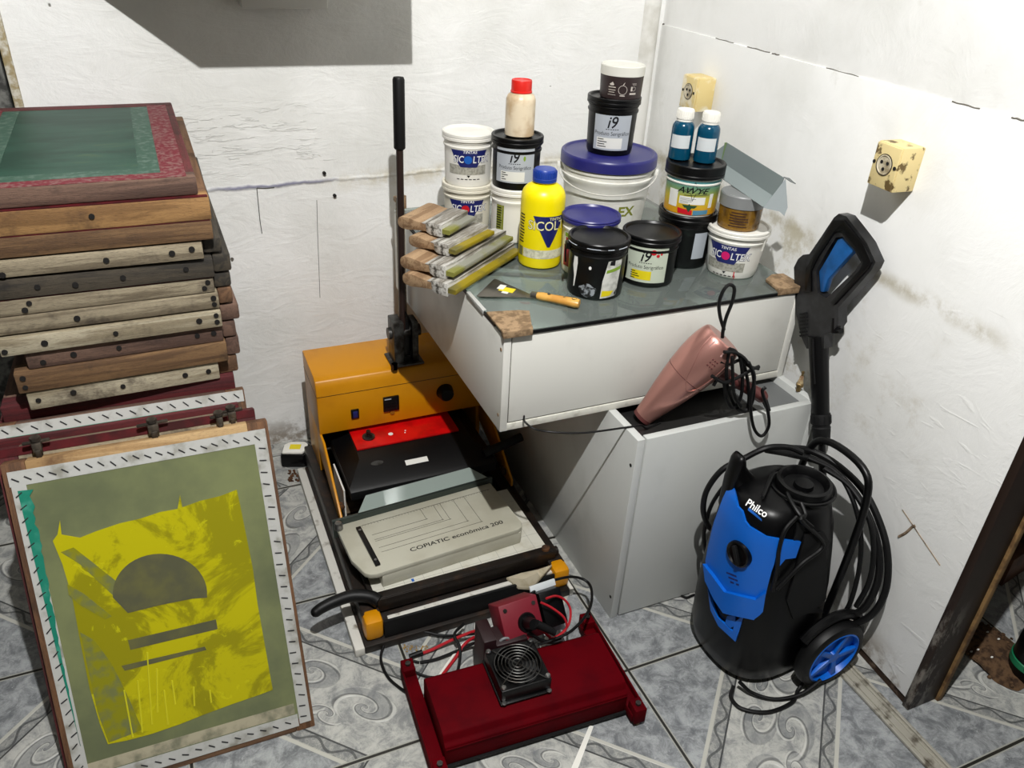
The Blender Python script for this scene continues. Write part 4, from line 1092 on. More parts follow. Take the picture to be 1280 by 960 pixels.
# black pot on a white one, clear bottle on top
x, y = .768, 1.71
t, rr = pot('white pot with olive striped label half hidden behind the yellow bottle', x, y, GT, .052, .058, .131, W_, W_)
lb = lab(t, 'label', poly_bm(rect(-.045, -.030, -.05, .022), rect(-.0295, -.024, -.05, .022)), rr, phic(x, y), .070, 'olive_ink', .0006)
lab(t, 'print_rows', poly_bm(*[rect(-.044, -.032+.004*random.random(), -.046+i*.006, -.0435+i*.006) for i in range(11)]), rr, phic(x, y), .070, 'black_ink', .0009, lb)['kind'] = 'stuff'
t, rr = pot('black paint pot with silver label under the clear red capped bottle', x, y, GT+.131-.0045+.0008, .053, .060, .121, K_, K_)
i9(t, rr, phic(x, y)+R_(-3), .064, 1.0)
lab(t, 'green_speck', poly_bm(disc(.022, .014, .003, 10, .006)), rr, phic(x, y)+R_(-3), .064, 'green_ink', .0009)
zc = GT+.131-.0037+.121-.0045
t = thing('bottle', 'clear plastic bottle of beige paste with a red cap on the black pot', 'bottle', (x+.002, y-.004, zc+.0015))
bt = Mat('milky_bottle', (222, 202, 170), .3, 0, .5); nz = bt.noise(22, 4)
bt.color(bt.mix(nz.step(.4, .66), (228, 212, 184), (198, 172, 136)))
obj('body', B().lathe([(0, 0), (.030, 0), (.034, .004), (.034, .070), (.0335, .082), (.030, .090), (.0235, .095), (.022, .099), (0, .099)], 40), bt.m, t)
obj('cap', B().lathe([(.0245, .096), (.0245, .099), (.0232, .100), (.0232, .120), (.0222, .1225), (.0195, .1225), (.0190, .121), (0, .121)], 40), 'red_cap', t)
# big white bucket with blue lid
x, y = 1.031, 1.733
h = .190
t = thing('bucket', 'big white bucket with a dark blue lid and wire handle', 'bucket', (x, y, GT))
rr = lambda q: .098+(.114-.098)*q/.17
pr = [(0, 0), (.097, 0), (.0995, .003)]+[(rr(q), q) for q in (.02, .06, .10, .125)]+[(rr(.13)+.004, .131), (rr(.138)+.004, .138), (rr(.139), .1395), (rr(.15), .15), (rr(.152)+.003, .1515), (rr(.158)+.003, .158), (rr(.16), .16), (rr(.17), .172), (0, .172)]
wb = mat('big_bucket_white', (232, 231, 224), .4, 0, .45, (214, 212, 202), 14, .45, .7)
obj('body', B().lathe(pr, 64), wb, t)
obj('lid', B().lathe([(.1165, .160), (.1205, .1625), (.1205, .182), (.1195, .187), (.1165, .190), (.112, .190), (.108, .1865), (.055, .1865), (.053, .1875), (0, .1875)], 72), 'blue_lid', t)
ph = phic(x, y)
hd = []
for i in range(21):
    a = ph+R_(-88)+R_(176)*i/20
    q = math.sin(PI*i/20)
    hd.append((math.cos(a)*(.124), math.sin(a)*(.124), .146-.034*q))
obj('wire_handle', B().tube(hd, .0018, 8, sub=2), mat('white_wire', (205, 203, 196), .4), t)
obj('handle_lug', B().box(.112, .127, -.008, .008, .138, .154, .002, mx=RZ(ph+R_(-88))).box(.112, .127, -.008, .008, .138, .154, .002, mx=RZ(ph+R_(88))), wb, t)
lab(t, 'panel', poly_bm(rect(-.065, .04, -.012, .012)), rr, ph, .098, mat('dull_panel', (222, 222, 216), .5), .0004)
lb = lab(t, 'label', poly_bm(rect(.028, .082, -.06, -.004)), rr, ph, .085, 'info_white', .0006)
lab(t, 'lettering', text_bm('EX', .034, .060, -.020, .0, .03, 1.1), rr, ph, .085, 'olive_ink', .0009, lb)
# black pot on the bucket and jar on top
t, rr = pot('black paint pot with silver label standing on the blue bucket lid', x, y+.004, GT+.1876, .054, .064, .134, K_, K_)
i9(t, rr, phic(x, y)+R_(4), .063, 1.12, x0=-.035, x1=.035)
z = GT+.1876+.134-.0040
t = thing('jar', 'white lidded jar with dark printed wrap on top of the tall pile', 'jar', (x+.010, y-.004, z+.0005))
rr = lambda q: .049+.003*q/.07
obj('body', B().lathe([(0, 0), (.047, 0), (.049, .002), (.0515, .052), (.0, .052)], 48), mat('dark_wrap', (46, 34, 34), .45), t)
obj('lid', B().lathe([(.0505, .052), (.0525, .053), (.0525, .073), (.0505, .0755), (.047, .0755), (.045, .0735), (0, .0735)], 48), mat('jar_lid', (216, 215, 206), .4), t)
ph = phic(x, y)
ring = lambda cx, cy, r1, r2, n=20: [[(cx+r1*math.cos(2*PI*i/n), cy+r1*math.sin(2*PI*i/n)), (cx+r1*math.cos(2*PI*(i+1)/n), cy+r1*math.sin(2*PI*(i+1)/n)), (cx+r2*math.cos(2*PI*(i+1)/n), cy+r2*math.sin(2*PI*(i+1)/n)), (cx+r2*math.cos(2*PI*i/n), cy+r2*math.sin(2*PI*i/n))] for i in range(n)]
ic = poly_bm(*ring(.003, -.003, .0105, .0095), [(.002, .009), (.007, .015), (.0055, .010), (.003, .0075)], [(.001, .009), (-.003, .0135), (0, .010)], rect(-.003, .009, -.017, -.0148),
             [(-.030, .008), (-.022, .014), (-.018, .008), (-.020, .006), (-.027, .006)], rect(-.032, -.014, .001, .003), rect(-.032, -.014, -.005, -.0035), rect(-.031, -.016, -.010, -.0085), rect(-.033, -.013, -.0155, -.0145),
             *ring(.030, .000, .005, .0042), rect(.022, .026, -.005, .005), rect(.020, .037, -.013, -.009), rect(.0245, .036, .011, .012), rect(.026, .036, .0085, .0092))
lab(t, 'printed_icons', ic, rr, ph+R_(2), .027, mat('icon_print', (196, 188, 180), .5), .0008)['kind'] = 'stuff'
# yellow bottle
x, y = .76, 1.537
t = thing('bottle', 'yellow plastic paint bottle with a blue cap and navy triangle label', 'bottle', (x, y, GT))
rr = lambda q: .049
obj('body', B().lathe([(0, .002), (.042, 0), (.0475, .004), (.049, .012), (.049, .150), (.0485, .160), (.045, .170), (.038, .178), (.028, .184), (.022, .186), (.022, .192), (0, .192)], 56), 'bottle_yellow', t)
cpb = B().lathe([(.0245, .189), (.0265, .190), (.0265, .197), (.0255, .198), (.0245, .213), (.0225, .216), (.018, .2165), (0, .2165)], 48)
for i in range(30):
    cpb.box(.0252, .0266, -.0008, .0008, .199, .212, mx=RZ(2*PI*i/30))
obj('cap', cpb, 'blue_cap', t)
ph = phic(x, y)+R_(22)
lb = lab(t, 'label', poly_bm([(-.038, .036), (.038, .036), (.003, -.034), (-.003, -.034)]), rr, ph, .088, 'navy', .0005)
lab(t, 'outline_lettering', text_bm('SICOLTEX', .029, .010, .014, .0, .03, .90), rr, ph, .088, 'navy', .0007, lb)
lab(t, 'lettering', merge(text_bm('SICOLTEX', .029, .010, .014, .0, .006, .90), text_bm('TINTAS', .0085, .014, .030, .0, .008, 1.1)), rr, ph, .088, mat('pale_yellow_ink', (238, 232, 170), .45), .0010, lb)
lab(t, 'info_band', poly_bm(rect(-.060, .05, -.061, -.041)), rr, ph, .088, mat('bottle_info', (222, 220, 196), .5, 0, .4, (190, 188, 160), 120), .0005)
lab(t, 'print_rows', poly_bm(*[rect(-.078, -.062+.003*random.random(), -.03+i*.0068, -.0272+i*.0068) for i in range(10)]), rr, ph, .088, 'black_ink', .0006)['kind'] = 'stuff'
lab(t, 'side_panel', poly_bm(rect(-.078, -.062, -.061, -.040)), rr, ph, .088, mat('side_panel_grey', (120, 118, 70), .5), .0005)
# white pot with blue lid, behind the black ones
x, y = .847, 1.470
t, rr = pot('white pot with blue lid between the yellow bottle and the black pots', x, y, GT, .055, .064, .131, W_, 'blue_lid', rim=.002, lidh=.010)
lb = lab(t, 'label', poly_bm(rect(-.066, -.040, -.044, .034)), rr, phic(x, y), .062, 'info_white', .0005)
lab(t, 'red_panel', poly_bm(rect(-.064, -.042, -.044, .004), rect(-.058, -.044, .008, .022)), rr, phic(x, y), .062, mat('wine_ink', (150, 24, 48), .5), .0008, lb)
lab(t, 'green_panel', poly_bm(rect(-.062, -.045, .023, .032)), rr, phic(x, y), .062, 'green_ink', .0008, lb)
# black paint stained pot in front
x, y = .808, 1.360
t, rr = pot('black pot with torn white label and white paint drips beside the spatula', x, y, GT, .056, .064, .124, K_, K_)
ph = phic(x, y)
lb = lab(t, 'label', poly_bm([(.014, -.050), (.052, -.046), (.060, .040), (.024, .032), (.020, .010), (.016, -.010)]), rr, ph, .056, mat('torn_label', (214, 214, 208), .6, 0, .3, (176, 176, 170), 50), .0006)
lab(t, 'green_band', poly_bm([(.022, .006), (.056, .012), (.057, .020), (.023, .013)]), rr, ph, .056, 'green_ink', .0009, lb)
lab(t, 'yellow_patch', poly_bm([(.016, -.046), (.036, -.044), (.044, -.034), (.017, -.032)]), rr, ph, .056, 'yellow_ink', .0009, lb)
lab(t, 'dark_patch', poly_bm([(.028, .024), (.040, .022), (.040, .034), (.029, .032)], [(.050, -.048), (.053, -.030), (.046, -.040)]), rr, ph, .056, 'black_ink', .0009, lb)
lab(t, 'paint_drip', poly_bm([(-.052, .036), (-.043, .038), (-.041, .020), (-.043, -.006), (-.046, -.032), (-.049, -.034), (-.049, -.010), (-.054, .012)], disc(-.012, .016, .003, 9, .004)), rr, ph, .056, 'white_ink', .0007)
sm = [(-.016+.019*math.cos(a)*(1+.12*math.sin(5*a)), -.034+.014*math.sin(a)*(1+.1*math.cos(4*a))) for a in [2*PI*i/26 for i in range(26)]]
lab(t, 'grey_smear', poly_bm(sm), rr, ph+R_(2), .056, mat('grey_smear', (150, 156, 162), .5, 0, .4, (24, 24, 26), 90, .42, .54), .0007)
b = B()
for a0, a1 in ((-70, -42), (-20, 5), (18, 30), (40, 62)):
    b.tube([(math.cos(ph+R_(a0+(a1-a0)*i/6))*.0652, math.sin(ph+R_(a0+(a1-a0)*i/6))*.0652, .1145) for i in range(7)], .0009, 6, sub=2)
obj('rim_paint', b, 'silver_label', t)
obj('handle_lug', B().box(.060, .071, -.009, .009, .096, .112, .003, mx=RZ(ph+R_(-72))).tube([(math.cos(ph+R_(-74+k*2))*.070, math.sin(ph+R_(-74+k*2))*.070, .104-.012*k) for k in range(4)], .002, 6), K_, t)
# black pot with yellow label
x, y = .952, 1.384
t, rr = pot('black pot with pale label, red splash and yellow box, front centre', x, y, GT, .056, .063, .113, K_, K_)
i9(t, rr, phic(x, y)+R_(-4), .056, 1.0, yellow=True, x0=-.038, x1=.040)
# black pot under the colourful one
x, y = 1.09, 1.454
t, rr = pot('black pot with a narrow silver label under the teal and yellow pot', x, y, GT, .056, .066, .1255, K_, K_)
lab(t, 'label', poly_bm(rect(.020, .054, -.04, .022)), rr, phic(x, y)+R_(4), .066, 'silver_label', .0006)
z = GT+.1255-.0037
t, rr = pot('teal and yellow labelled pot with black lid under two blue bottles', x, y, z, .056, .065, .113, W_, K_, lidh=.024)
ph = phic(x, y)
gl_ = Mat('landscape_label', (90, 150, 140), .45)
xx, yy, zz = gl_.xyz()
c = gl_.mix(zz.step(.012, .042), (206, 150, 24), (196, 176, 40)); c = gl_.mix(zz.step(.038, .062), c, (120, 150, 92)); c = gl_.mix(zz.step(.056, .08), c, (74, 130, 132))
gl_.color(c)
lb = lab(t, 'label', poly_bm(rect(-.075, .085, -.040, .036)), rr, ph, .047, gl_.m, .0005)
lab(t, 'lettering', merge(text_bm('AWYE', .019, 0, .014, .35, .012, 1.25), poly_bm([(-.016, .003), (.040, .006), (.040, .0068), (-.016, .0042)], [(-.012, .026), (.028, .028), (.028, .0288), (-.012, .0272)])), rr, ph+R_(2), .047, 'black_ink', .0009, lb)
star = [((.011 if i % 2 == 0 else .0095)*math.cos(PI/2+i*PI/4)*(1.0 if i % 4 else 1.5), (.015 if i % 4 == 0 else .005)*math.sin(PI/2+i*PI/4)) for i in range(8)]
b = B()
sp = [Vector((.006, .034, 0)), Vector((.011, .020, 0)), Vector((.028, .014, 0)), Vector((.010, .008, 0)), Vector((.005, -.008, 0)), Vector((.0, .008, 0)), Vector((-.018, .013, 0)), Vector((.001, .020, 0))]
lines = []
for i in range(8):
    p, q = sp[i], sp[(i+1) % 8]; d = (q-p).normalized(); nn = Vector((-d.y, d.x, 0))*.0005
    lines.append([(p+nn).to_2d(), (q+nn).to_2d(), (q-nn).to_2d(), (p-nn).to_2d()])
lab(t, 'star_outline', poly_bm(*lines), rr, ph, .047, 'black_ink', .0010, lb)
lab(t, 'info_box', poly_bm(rect(-.024, .034, -.016, .001), rect(-.052, -.029, -.026, .012), rect(.044, .054, -.024, .008)), rr, ph, .047, 'info_white', .0009, lb)
lab(t, 'print_rows', poly_bm(*[rect(-.022, -.004+.024*random.random(), -.0135+.0032*i, -.0125+.0032*i) for i in range(4)]), rr, ph, .047, 'grey_ink', .0011, lb)['kind'] = 'stuff'
lab(t, 'red_block', poly_bm([(-.024, -.038), (.008, -.040), (.008, -.029), (-.026, -.026)]), rr, ph, .047, 'red_ink', .0009, lb)
lab(t, 'blue_block', poly_bm([(.010, -.040), (.045, -.038), (.046, -.028), (.010, -.029)]), rr, ph, .047, mat('steel_blue_ink', (76, 132, 160), .45), .0009, lb)
lab(t, 'dark_emblem', poly_bm([(0, -.014), (.006, -.024), (0, -.034), (-.006, -.024)], [(-.016, -.018), (.018, -.018), (.012, -.024), (-.010, -.024)]), rr, ph, .047, mat('dark_green_ink', (30, 70, 44), .45), .0011, lb)
# two blue bottles on top
z = z+.113-.0038
def blue_bottle(x, y, label, rot):
    t = thing('bottle', label, 'bottle', (x, y, z+.0004), 0, 'two blue green bottles with white caps')
    rr = lambda q: .0245
    obj('body', B().lathe([(0, 0), (.021, 0), (.0245, .003), (.0245, .066), (.0235, .074), (.020, .080), (.016, .083), (0, .083)], 36), 'teal_liquid', t)
    obj('neck', B().lathe([(.0165, .0825), (.0175, .083), (.0175, .087), (0, .087)], 30), 'white_plastic', t)
    cb = B().lathe([(0, .088), (.0185, .088), (.0185, .106), (.0172, .108), (0, .108)], 36)
    for i in range(24): cb.box(.0180, .0190, -.0009, .0009, .090, .105, mx=RZ(2*PI*i/24))
    obj('cap', cb, 'white_plastic', t)
    lab(t, 'label', poly_bm(rect(-.022, .022, -.014, .014)), rr, phic(x, y)+rot, .042, 'silver_label2', .0006)
    return t
blue_bottle(1.066, 1.488, 'left blue green bottle with white cap beside its twin', R_(-6))
blue_bottle(1.108, 1.452, 'right blue green bottle with white cap, nearer the wall socket', R_(-2))
# right hand white pot with brown tub and grey tray
x, y = 1.169, 1.365
t, rr = pot('white paint pot with magenta dot in its navy label at the right end', x, y, GT, .053, .0695, .112, W_, W_, lidh=.012)
sicoltex(t, rr, phic(x, y)+R_(-14), .064, 1.0, 'magenta_ink')
lab(t, 'red_drip', poly_bm(rect(.008, .0105, -.048, -.036), rect(.010, .012, -.054, -.045)), rr, phic(x, y), .056, 'red_ink', .0008)
b = B().tube([(math.cos(phic(x, y)+R_(62+k))*(.069-.0012*k), math.sin(phic(x, y)+R_(62+k))*(.069-.0012*k), .098-.008*k) for k in range(5)], .0018, 6)
obj('handle', b, W_, t)
z = GT+.112-.0038
t = thing('tub', 'clear tub of brown paste with grey lid inside the white pot rim', 'tub', (x-.004, y+.002, z))
rr = lambda q: .0455+.002*q/.05
bp = Mat('brown_tub', (112, 80, 24), .2, 0, .55); n = bp.noise(30, 5)
bp.color(bp.mix(n.step(.4, .66), (126, 92, 30), (76, 54, 24)))
obj('body', B().lathe([(0, 0), (.043, 0), (.0455, .002), (.0475, .050), (0, .050)], 44), bp.m, t)
obj('lid', B().lathe([(.0475, .049), (.0495, .050), (.0495, .0745), (.0475, .0772), (0, .0772)], 48), 'grey_lid', t)
lab(t, 'print_rows', poly_bm(*[rect(-.022+.006*random.random(), .012+.010*random.random(), -.016+i*.006, -.0135+i*.006) for i in range(6)]), rr, phic(x, y), .026, mat('dark_brown_ink', (62, 34, 18), .5), .0006)['kind'] = 'stuff'
# tilted grey metal tray: built flat, then tipped over the tub
t = thing('metal_tray', 'grey folded sheet metal tray tilted on top of the brown tub', 'tray', (1.157, 1.3925, z+.0795), rot=(0, R_(3.2), R_(-96.3)))
def sheet(P, m, name, th=.0013):
    n_ = (Vector(P[1])-Vector(P[0])).cross(Vector(P[2])-Vector(P[0])).normalized()*th
    k = len(P); V = [Vector(p) for p in P]+[Vector(p)+n_ for p in P]
    return obj(name, B().mesh(V, [tuple(range(k))[::-1], tuple(range(k, 2*k))]+[(i, (i+1) % k, k+(i+1) % k, k+i) for i in range(k)]), m, t)
hx = .1185
sheet([(-hx, 0, 0.0), (hx, 0, 0.0), (hx, .030, .017), (-hx, .030, .017)], 'tray_grey', 'bottom_panel')
sheet([(-hx, .030, .0172), (hx, .030, .0172), (hx, .034, .062), (-hx, .034, .062)], 'tray_grey', 'back_panel')
sheet([(-hx, .0295, .018), (-hx, .0335, .061), (-hx-.004, -.004, .030), (-hx-.002, -.006, .010)], 'tray_grey', 'end_flap')
sheet([(hx+.001, 0, -.001), (hx+.018, .030, -.004), (hx+.024, .040, -.012), (hx+.022, .044, .006), (hx+.004, .0345, .0615)], mat('tray_pale', (150, 158, 160), .45), 'end_flap')
sheet([(hx-.004, .034, .062), (hx+.020, .036, .060), (hx+.022, .048, .056), (hx, .046, .060)], mat('tray_lip', (92, 98, 98), .45), 'lip')
obj('green_edge', B().box(-hx-.001, -hx+.002, .028, .0335, .018, .062), mat('green_tray_edge', (110, 134, 88), .5), t)
from mathutils.bvhtree import BVHTree
# ------------------------------------------------------------------ squeegees
sq_wood = wood('squeegee_beech', (176, 146, 112), (140, 110, 80), (84, 66, 50), 'y', 1.2, .3)
cm = Mat('painty_coat', (196, 194, 186), .55, 0, .4); n = cm.noise(16, 6, (3, .35, 3), .75); n2 = cm.noise(60, 5, (1.6, .10, 1.6))
c = cm.mix(n.step(.40, .60), (206, 204, 198), (128, 122, 112)); c = cm.mix(n2.step(.52, .64)*.85, c, (52, 48, 42)); c = cm.mix(n.step(.62, .72)*.6, c, (140, 136, 60))
cm.color(c); cm.bump(n2, .5, .002); MT['painty'] = cm.m
MT['olive_blade'] = mat('olive_squeegee_blade', (150, 132, 22), .45, 0, .4, (96, 92, 50), 14, .45, .75)
MT['grey_blade'] = mat('grey_squeegee_blade', (142, 142, 130), .45, 0, .4, (128, 128, 60), 12, .46, .62)
hpf = [(0, .009), (.003, .004), (.010, .0008), (.024, 0), (.050, .004), (.072, .006), (.084, .001), (.112, .001), (.112, .027), (.084, .027), (.072, .022), (.050, .024), (.024, .028), (.010, .0272), (.003, .024), (0, .019)]
MXY = Matrix(((1, 0, 0, 0), (0, 0, 1, 0), (0, 1, 0, 0), (0, 0, 0, 1)))      # profile (x,z) pushed along y
def squeegee(label, x, y, z, rz, L, blade, sc=1.0, tilt=0):
    t = thing('squeegee', label, 'squeegee', (x, y, z), rot=(0, tilt, rz), group='wooden squeegees piled on the glass')
    P = [(a*sc, c*sc) for a, c in hpf]
    obj('handle', B().prism(P, 0, L, MXY, bev=.0008), sq_wood, t)
    obj('paint_coat', B().prism([(.074*sc, .0052*sc), (.084*sc, .0003), (.1125*sc, .0003), (.1125*sc, .0277*sc), (.084*sc, .0277*sc), (.062*sc, .0238*sc), (.062*sc, .0228*sc), (.072*sc, .0215*sc)], -.0006, L+.0006, MXY, bev=.0006), 'painty', t)
    obj('blade', B().prism([(.1126*sc, .008*sc), (.131*sc, .008*sc), (.132*sc, .010*sc), (.132*sc, .016*sc), (.131*sc, .018*sc), (.1126*sc, .018*sc)], .001, L-.001, MXY), blade, t)
    return t
A = R_(-52)
squeegee('lowest long squeegee with yellow blade, lying on the glass', .428, 1.506, GT+.0006, A, .285, 'olive_blade')
squeegee('long paint covered squeegee with pale olive blade, second from the glass', .430, 1.528, GT+.0292, A+R_(1), .262, 'grey_blade', 1.0)
squeegee('short squeegee with a dark yellow blade under the topmost one', .463, 1.574, GT+.0578, A+R_(-2), .155, 'olive_blade', .92)
squeegee('topmost short squeegee with bare wooden handle', .452, 1.618, GT+.0840, A+R_(3), .115, 'grey_blade', .98)
# one more stands on edge behind the lever
t = thing('squeegee', 'grey squeegee standing upright behind the black lever against the case', 'squeegee', (.530, 1.87, .383), rot=(0, 0, R_(0)), group='wooden squeegees piled on the glass')
obj('handle', B().prism([(0, .0), (.034, 0), (.036, .40), (.030, .412), (.014, .418), (.002, .412)], 0, .014, Matrix(((0, 0, 1, -.008), (1, 0, 0, -.02), (0, 1, 0, 0), (0, 0, 0, 1))), bev=.002), WD['grey'], t)
obj('wooden_top', B().prism([(-.012, 0), (.060, .0), (.060, .012), (.03, .018), (.012, .030), (-.012, .034)], 0, .014, Matrix(((0, 0, 1, -.007), (1, 0, 0, -.02), (0, 1, 0, .400), (0, 0, 0, 1))), bev=.002), sq_wood, t)

# ------------------------------------------------------------------ scraper
d = Vector((.735-.588, 1.285-1.425, 0)); a = math.atan2(d.y, d.x)
t = thing('scraper', 'steel scraper with varnished wooden handle lying on the glass', 'scraper', (.588, 1.425, GT+.0006), a)
obj('blade', B().prism([(-.004, -.049), (.0, -.050), (.088, -.011), (.108, -.007), (.108, .007), (.088, .011), (.0, .050), (-.004, .049)], .0045, .006, bev=.0004), 'blade_steel', t)
st = obj('price_sticker', B().box(.026, .058, -.004, .018, .0061, .0064, mx=T(0, 0, 0)), 'yellow_ink', t)
part_label(st, 'yellow and white sticker')
obj('sticker_panel', B().box(.020, .034, .003, .026, .0063, .0066).box(.036, .050, -.013, -.004, .0063, .0066), 'info_white', st)
obj('ferrule', B().lathe([(0, 0), (.0085, 0), (.009, .014), (0, .014)], 20, T(.098, 0, .0095) @ RY(PI/2), .8, 1), 'steel', t)
hn = B().lathe([(0, 0), (.0088, 0), (.0105, .012), (.0100, .034), (.0115, .066), (.0125, .082), (.0105, .090), (.0, .091)], 24, T(.111, 0, .0100) @ RY(PI/2), .80, 1)
h = obj('handle', hn, 'orange_wood', t)
for xx in (.136, .170): obj('rivet', B().cyl(.0036, 0, .0012, 14, mx=T(xx, 0, .0176)), 'dark_steel', h)
obj('hang_hole', B().lathe([(.003, 0), (.005, .001), (.006, 0)], 18, T(.190, 0, .0188)), 'dark_hole', h)

# ------------------------------------------------------------------ wall sockets
def socket(label, u0, u1, z0, z1, m, dirty):
    t = thing('wall_socket', label, 'socket', mx @ Vector(((u0+u1)/2, 0, z0)), ang, 'surface mounted wall sockets')
    w2, hh, dd = (u1-u0)/2, z1-z0, .052
    obj('box', B().box(-w2, w2, 0.0005, dd, 0, hh, .003), m, t)
    fp = obj('face_plate', B().box(-w2+.002, w2-.002, dd-.0005, dd+.004, .002, hh-.002, .0015), m, t)
    ym_ = RX(-PI/2)
    obj('outlet', B().lathe([(0, 0), (.0185, 0), (.0185, .0012), (.0165, .0018), (.0155, .0004), (0, .0004)], 28, T(0, dd+.004, hh*.54) @ ym_), mat('outlet_centre', (206, 196, 172), .5, 0, .4, (150, 136, 108), 60), fp)
    obj('outlet_ring', B().lathe([(.0185, 0), (.0200, 0), (.0200, .0012), (.0185, .0012)], 28, T(0, dd+.004, hh*.54) @ ym_), 'bar_brown', fp)
    for (px, pz) in ((-.0075, .004), (.0075, .004), (0, -.008)):
        obj('pin_hole', B().cyl(.0034, 0, .0008, 10, mx=T(px, dd+.0045, hh*.54+pz) @ ym_), 'dark_hole', fp)
    for px in (-.0265, .0265):
        obj('screw', B().cyl(.0036, 0, .0010, 10, mx=T(px, dd+.004, hh*.54) @ ym_), 'dark_hole', fp)
socket('large cream wall socket box stained brown, right of the pressure washer gun', .382, .447, 1.004, 1.087, 'socket_dirty', 1)
socket('clean cream wall socket box above the two blue bottles', 1.092, 1.166, 1.000, 1.083, 'old_paint_yellow', 0)

# ------------------------------------------------------------------ hair dryer
N0, N1 = Vector((.866, 1.198, .496)), Vector((1.004, 1.152, .690))
ax = (N1-N0); AL = ax.length
q = ax.to_track_quat('Z', 'Y').to_matrix().to_4x4()
M0 = Matrix.Translation(N0) @ q
t = thing('hair_dryer', 'rose gold hair dryer resting nozzle down in the cabinet top', 'hair dryer', N0)
rad = [(0, .019), (.0, .0215), (.04, .0225), (.10, .0245), (.20, .0285), (.32, .0335), (.45, .0385), (.58, .0430), (.70, .0458), (.80, .0465), (.88, .0455), (.95, .0430), (.985, .0405), (1.0, .0370), (1.0, .0340), (.99, 0)]
rad = [(u_, r_*(1+.10*min(1, u_*3))) for u_, r_ in rad]
body = [(0, .012)]+[]
obj('barrel', B().lathe([(.0, .012), (.017, .012), (.019, 0)]+[(r, u*AL) for u, r in rad[1:]], 56, M0), 'rose', t, True)
obj('seam', B().tube([M0 @ Vector((.0465*math.cos(a), .0465*math.sin(a), .555*AL)) for a in [2*PI*i/40 for i in range(40)]], .0007, 6, closed=True, smooth=False), 'rose_dark', t, True)
obj('nozzle_ring', B().lathe([(.0213, -.001), (.0222, -.0005), (.0226, .010), (.0224, .011)], 40, M0), 'rose_dark', t, True)
# oval side panel seam facing the room, vents and rear clip
cv = (M0.inverted() @ CAM); base = math.atan2(cv.y, cv.x)
rr_ = lambda u: next(r0+(r1-r0)*(u-u0)/(u1-u0) for (u0, r0), (u1, r1) in zip(rad[1:-2], rad[2:-1]) if u0 <= u <= u1 and u1 > u0)
def onb(u, a, e=.0): return M0 @ Vector(((rr_(u)+e)*math.cos(base+a), (rr_(u)+e)*math.sin(base+a), u*AL))
import functools
sd = 1 if (onb(.8, .5)-CAM).dot(RT)/((onb(.8, .5)-CAM).dot(_f)) > (onb(.8, -.5)-CAM).dot(RT)/((onb(.8, -.5)-CAM).dot(_f)) else -1
lp = [onb(u, sd*a, .0003) for u, a in ((.97, -.45), (.85, -.35), (.72, -.12), (.58, .12), (.50, .45), (.50, .72), (.56, .92), (.70, 1.02), (.85, 1.05), (.97, 1.0))]
obj('panel_seam', B().tube(lp, .0011, 6), 'rose', t, True)
b = B()
for i in range(3):
    for j in range(3): b.ball(onb(.78+.032*i, sd*(.32+.12*j), .0002), .0022, sub=1)
for o_ in (obj('vent_hole', b, 'rose_dark', t, True),): o_['kind'] = 'stuff'
cl = [onb(u, sd*a, .001) for u, a in ((.90, -.18), (.90, .50), (.965, .50), (.965, -.18))]
obj('filter_clip', B().mesh(cl+[p-(p-N0).normalized()*0-(onb(.93, sd*.16)-(N0+ax*.93)).normalized()*.004 for p in cl], [(0, 1, 2, 3), (7, 6, 5, 4), (0, 4, 5, 1), (1, 5, 6, 2), (2, 6, 7, 3), (3, 7, 4, 0)]), mat('pale_rose', (206, 164, 158), .3, .4), t, True)
HB = N0+ax*.74+Vector((.028, -.012, -.018)); HE = Vector((1.118, 1.118, .545))
hq = (HE-HB).to_track_quat('Z', 'Y').to_matrix().to_4x4(); hl = (HE-HB).length
hh_ = obj('handle', B().lathe([(0, -.02), (.021, -.02), (.0195, .01), (.017, .04), (.0165, hl*.7), (.018, hl*.95), (.014, hl), (0, hl)], 28, Matrix.Translation(HB) @ hq, 1, .82), 'rose_dark', t, True)
obj('hinge', B().cyl(.020, -.018, .018, 24, mx=Matrix.Translation(HB) @ hq @ RX(PI/2), bev=.002), 'rose', t, True)
cp = lambda pts, Y: [FY(a, c, Y) for a, c in pts]
cord = cp([(905, 412), (900, 395), (899, 378), (905, 362), (912, 356), (918, 361), (915, 378), (908, 396), (904, 412), (903, 422)], 1.135)
cd = obj('cord', B().tube(cord, .0036, 10), 'black_rubber', t, True)
loops = [
 ([(912, 436), (908, 462), (911, 490), (922, 512), (934, 510), (936, 488), (930, 456), (920, 440), (912, 436)], 1.108),
 ([(905, 440), (920, 441), (934, 452), (942, 472), (941, 500), (932, 514), (922, 510)], 1.102),
 ([(936, 453), (943, 472), (938, 503), (942, 534), (952, 545), (961, 532), (959, 510), (953, 490), (957, 484)], 1.088),
 ([(897, 444), (897, 470), (892, 482)], 1.125),
 ([(900, 452), (912, 455), (926, 450), (937, 458), (948, 461)], 1.112),
 ([(890, 470), (905, 478), (922, 472), (940, 462), (949, 458)], 1.10),
 ([(915, 446), (916, 470), (918, 494), (926, 508)], 1.095),
 ([(925, 446), (928, 470), (926, 496), (916, 510), (908, 498), (905, 478)], 1.104),
]
for pts, Y in loops:
    obj('cord_loop', B().tube(cp(pts, Y), .0036, 10), 'black_rubber', cd, True)
obj('strain_relief', B().rod(HE-Vector((.004, 0, -.004)), HE+Vector((.012, -.012, -.030)), .008, 14, .0045), 'black_rubber', t, True)

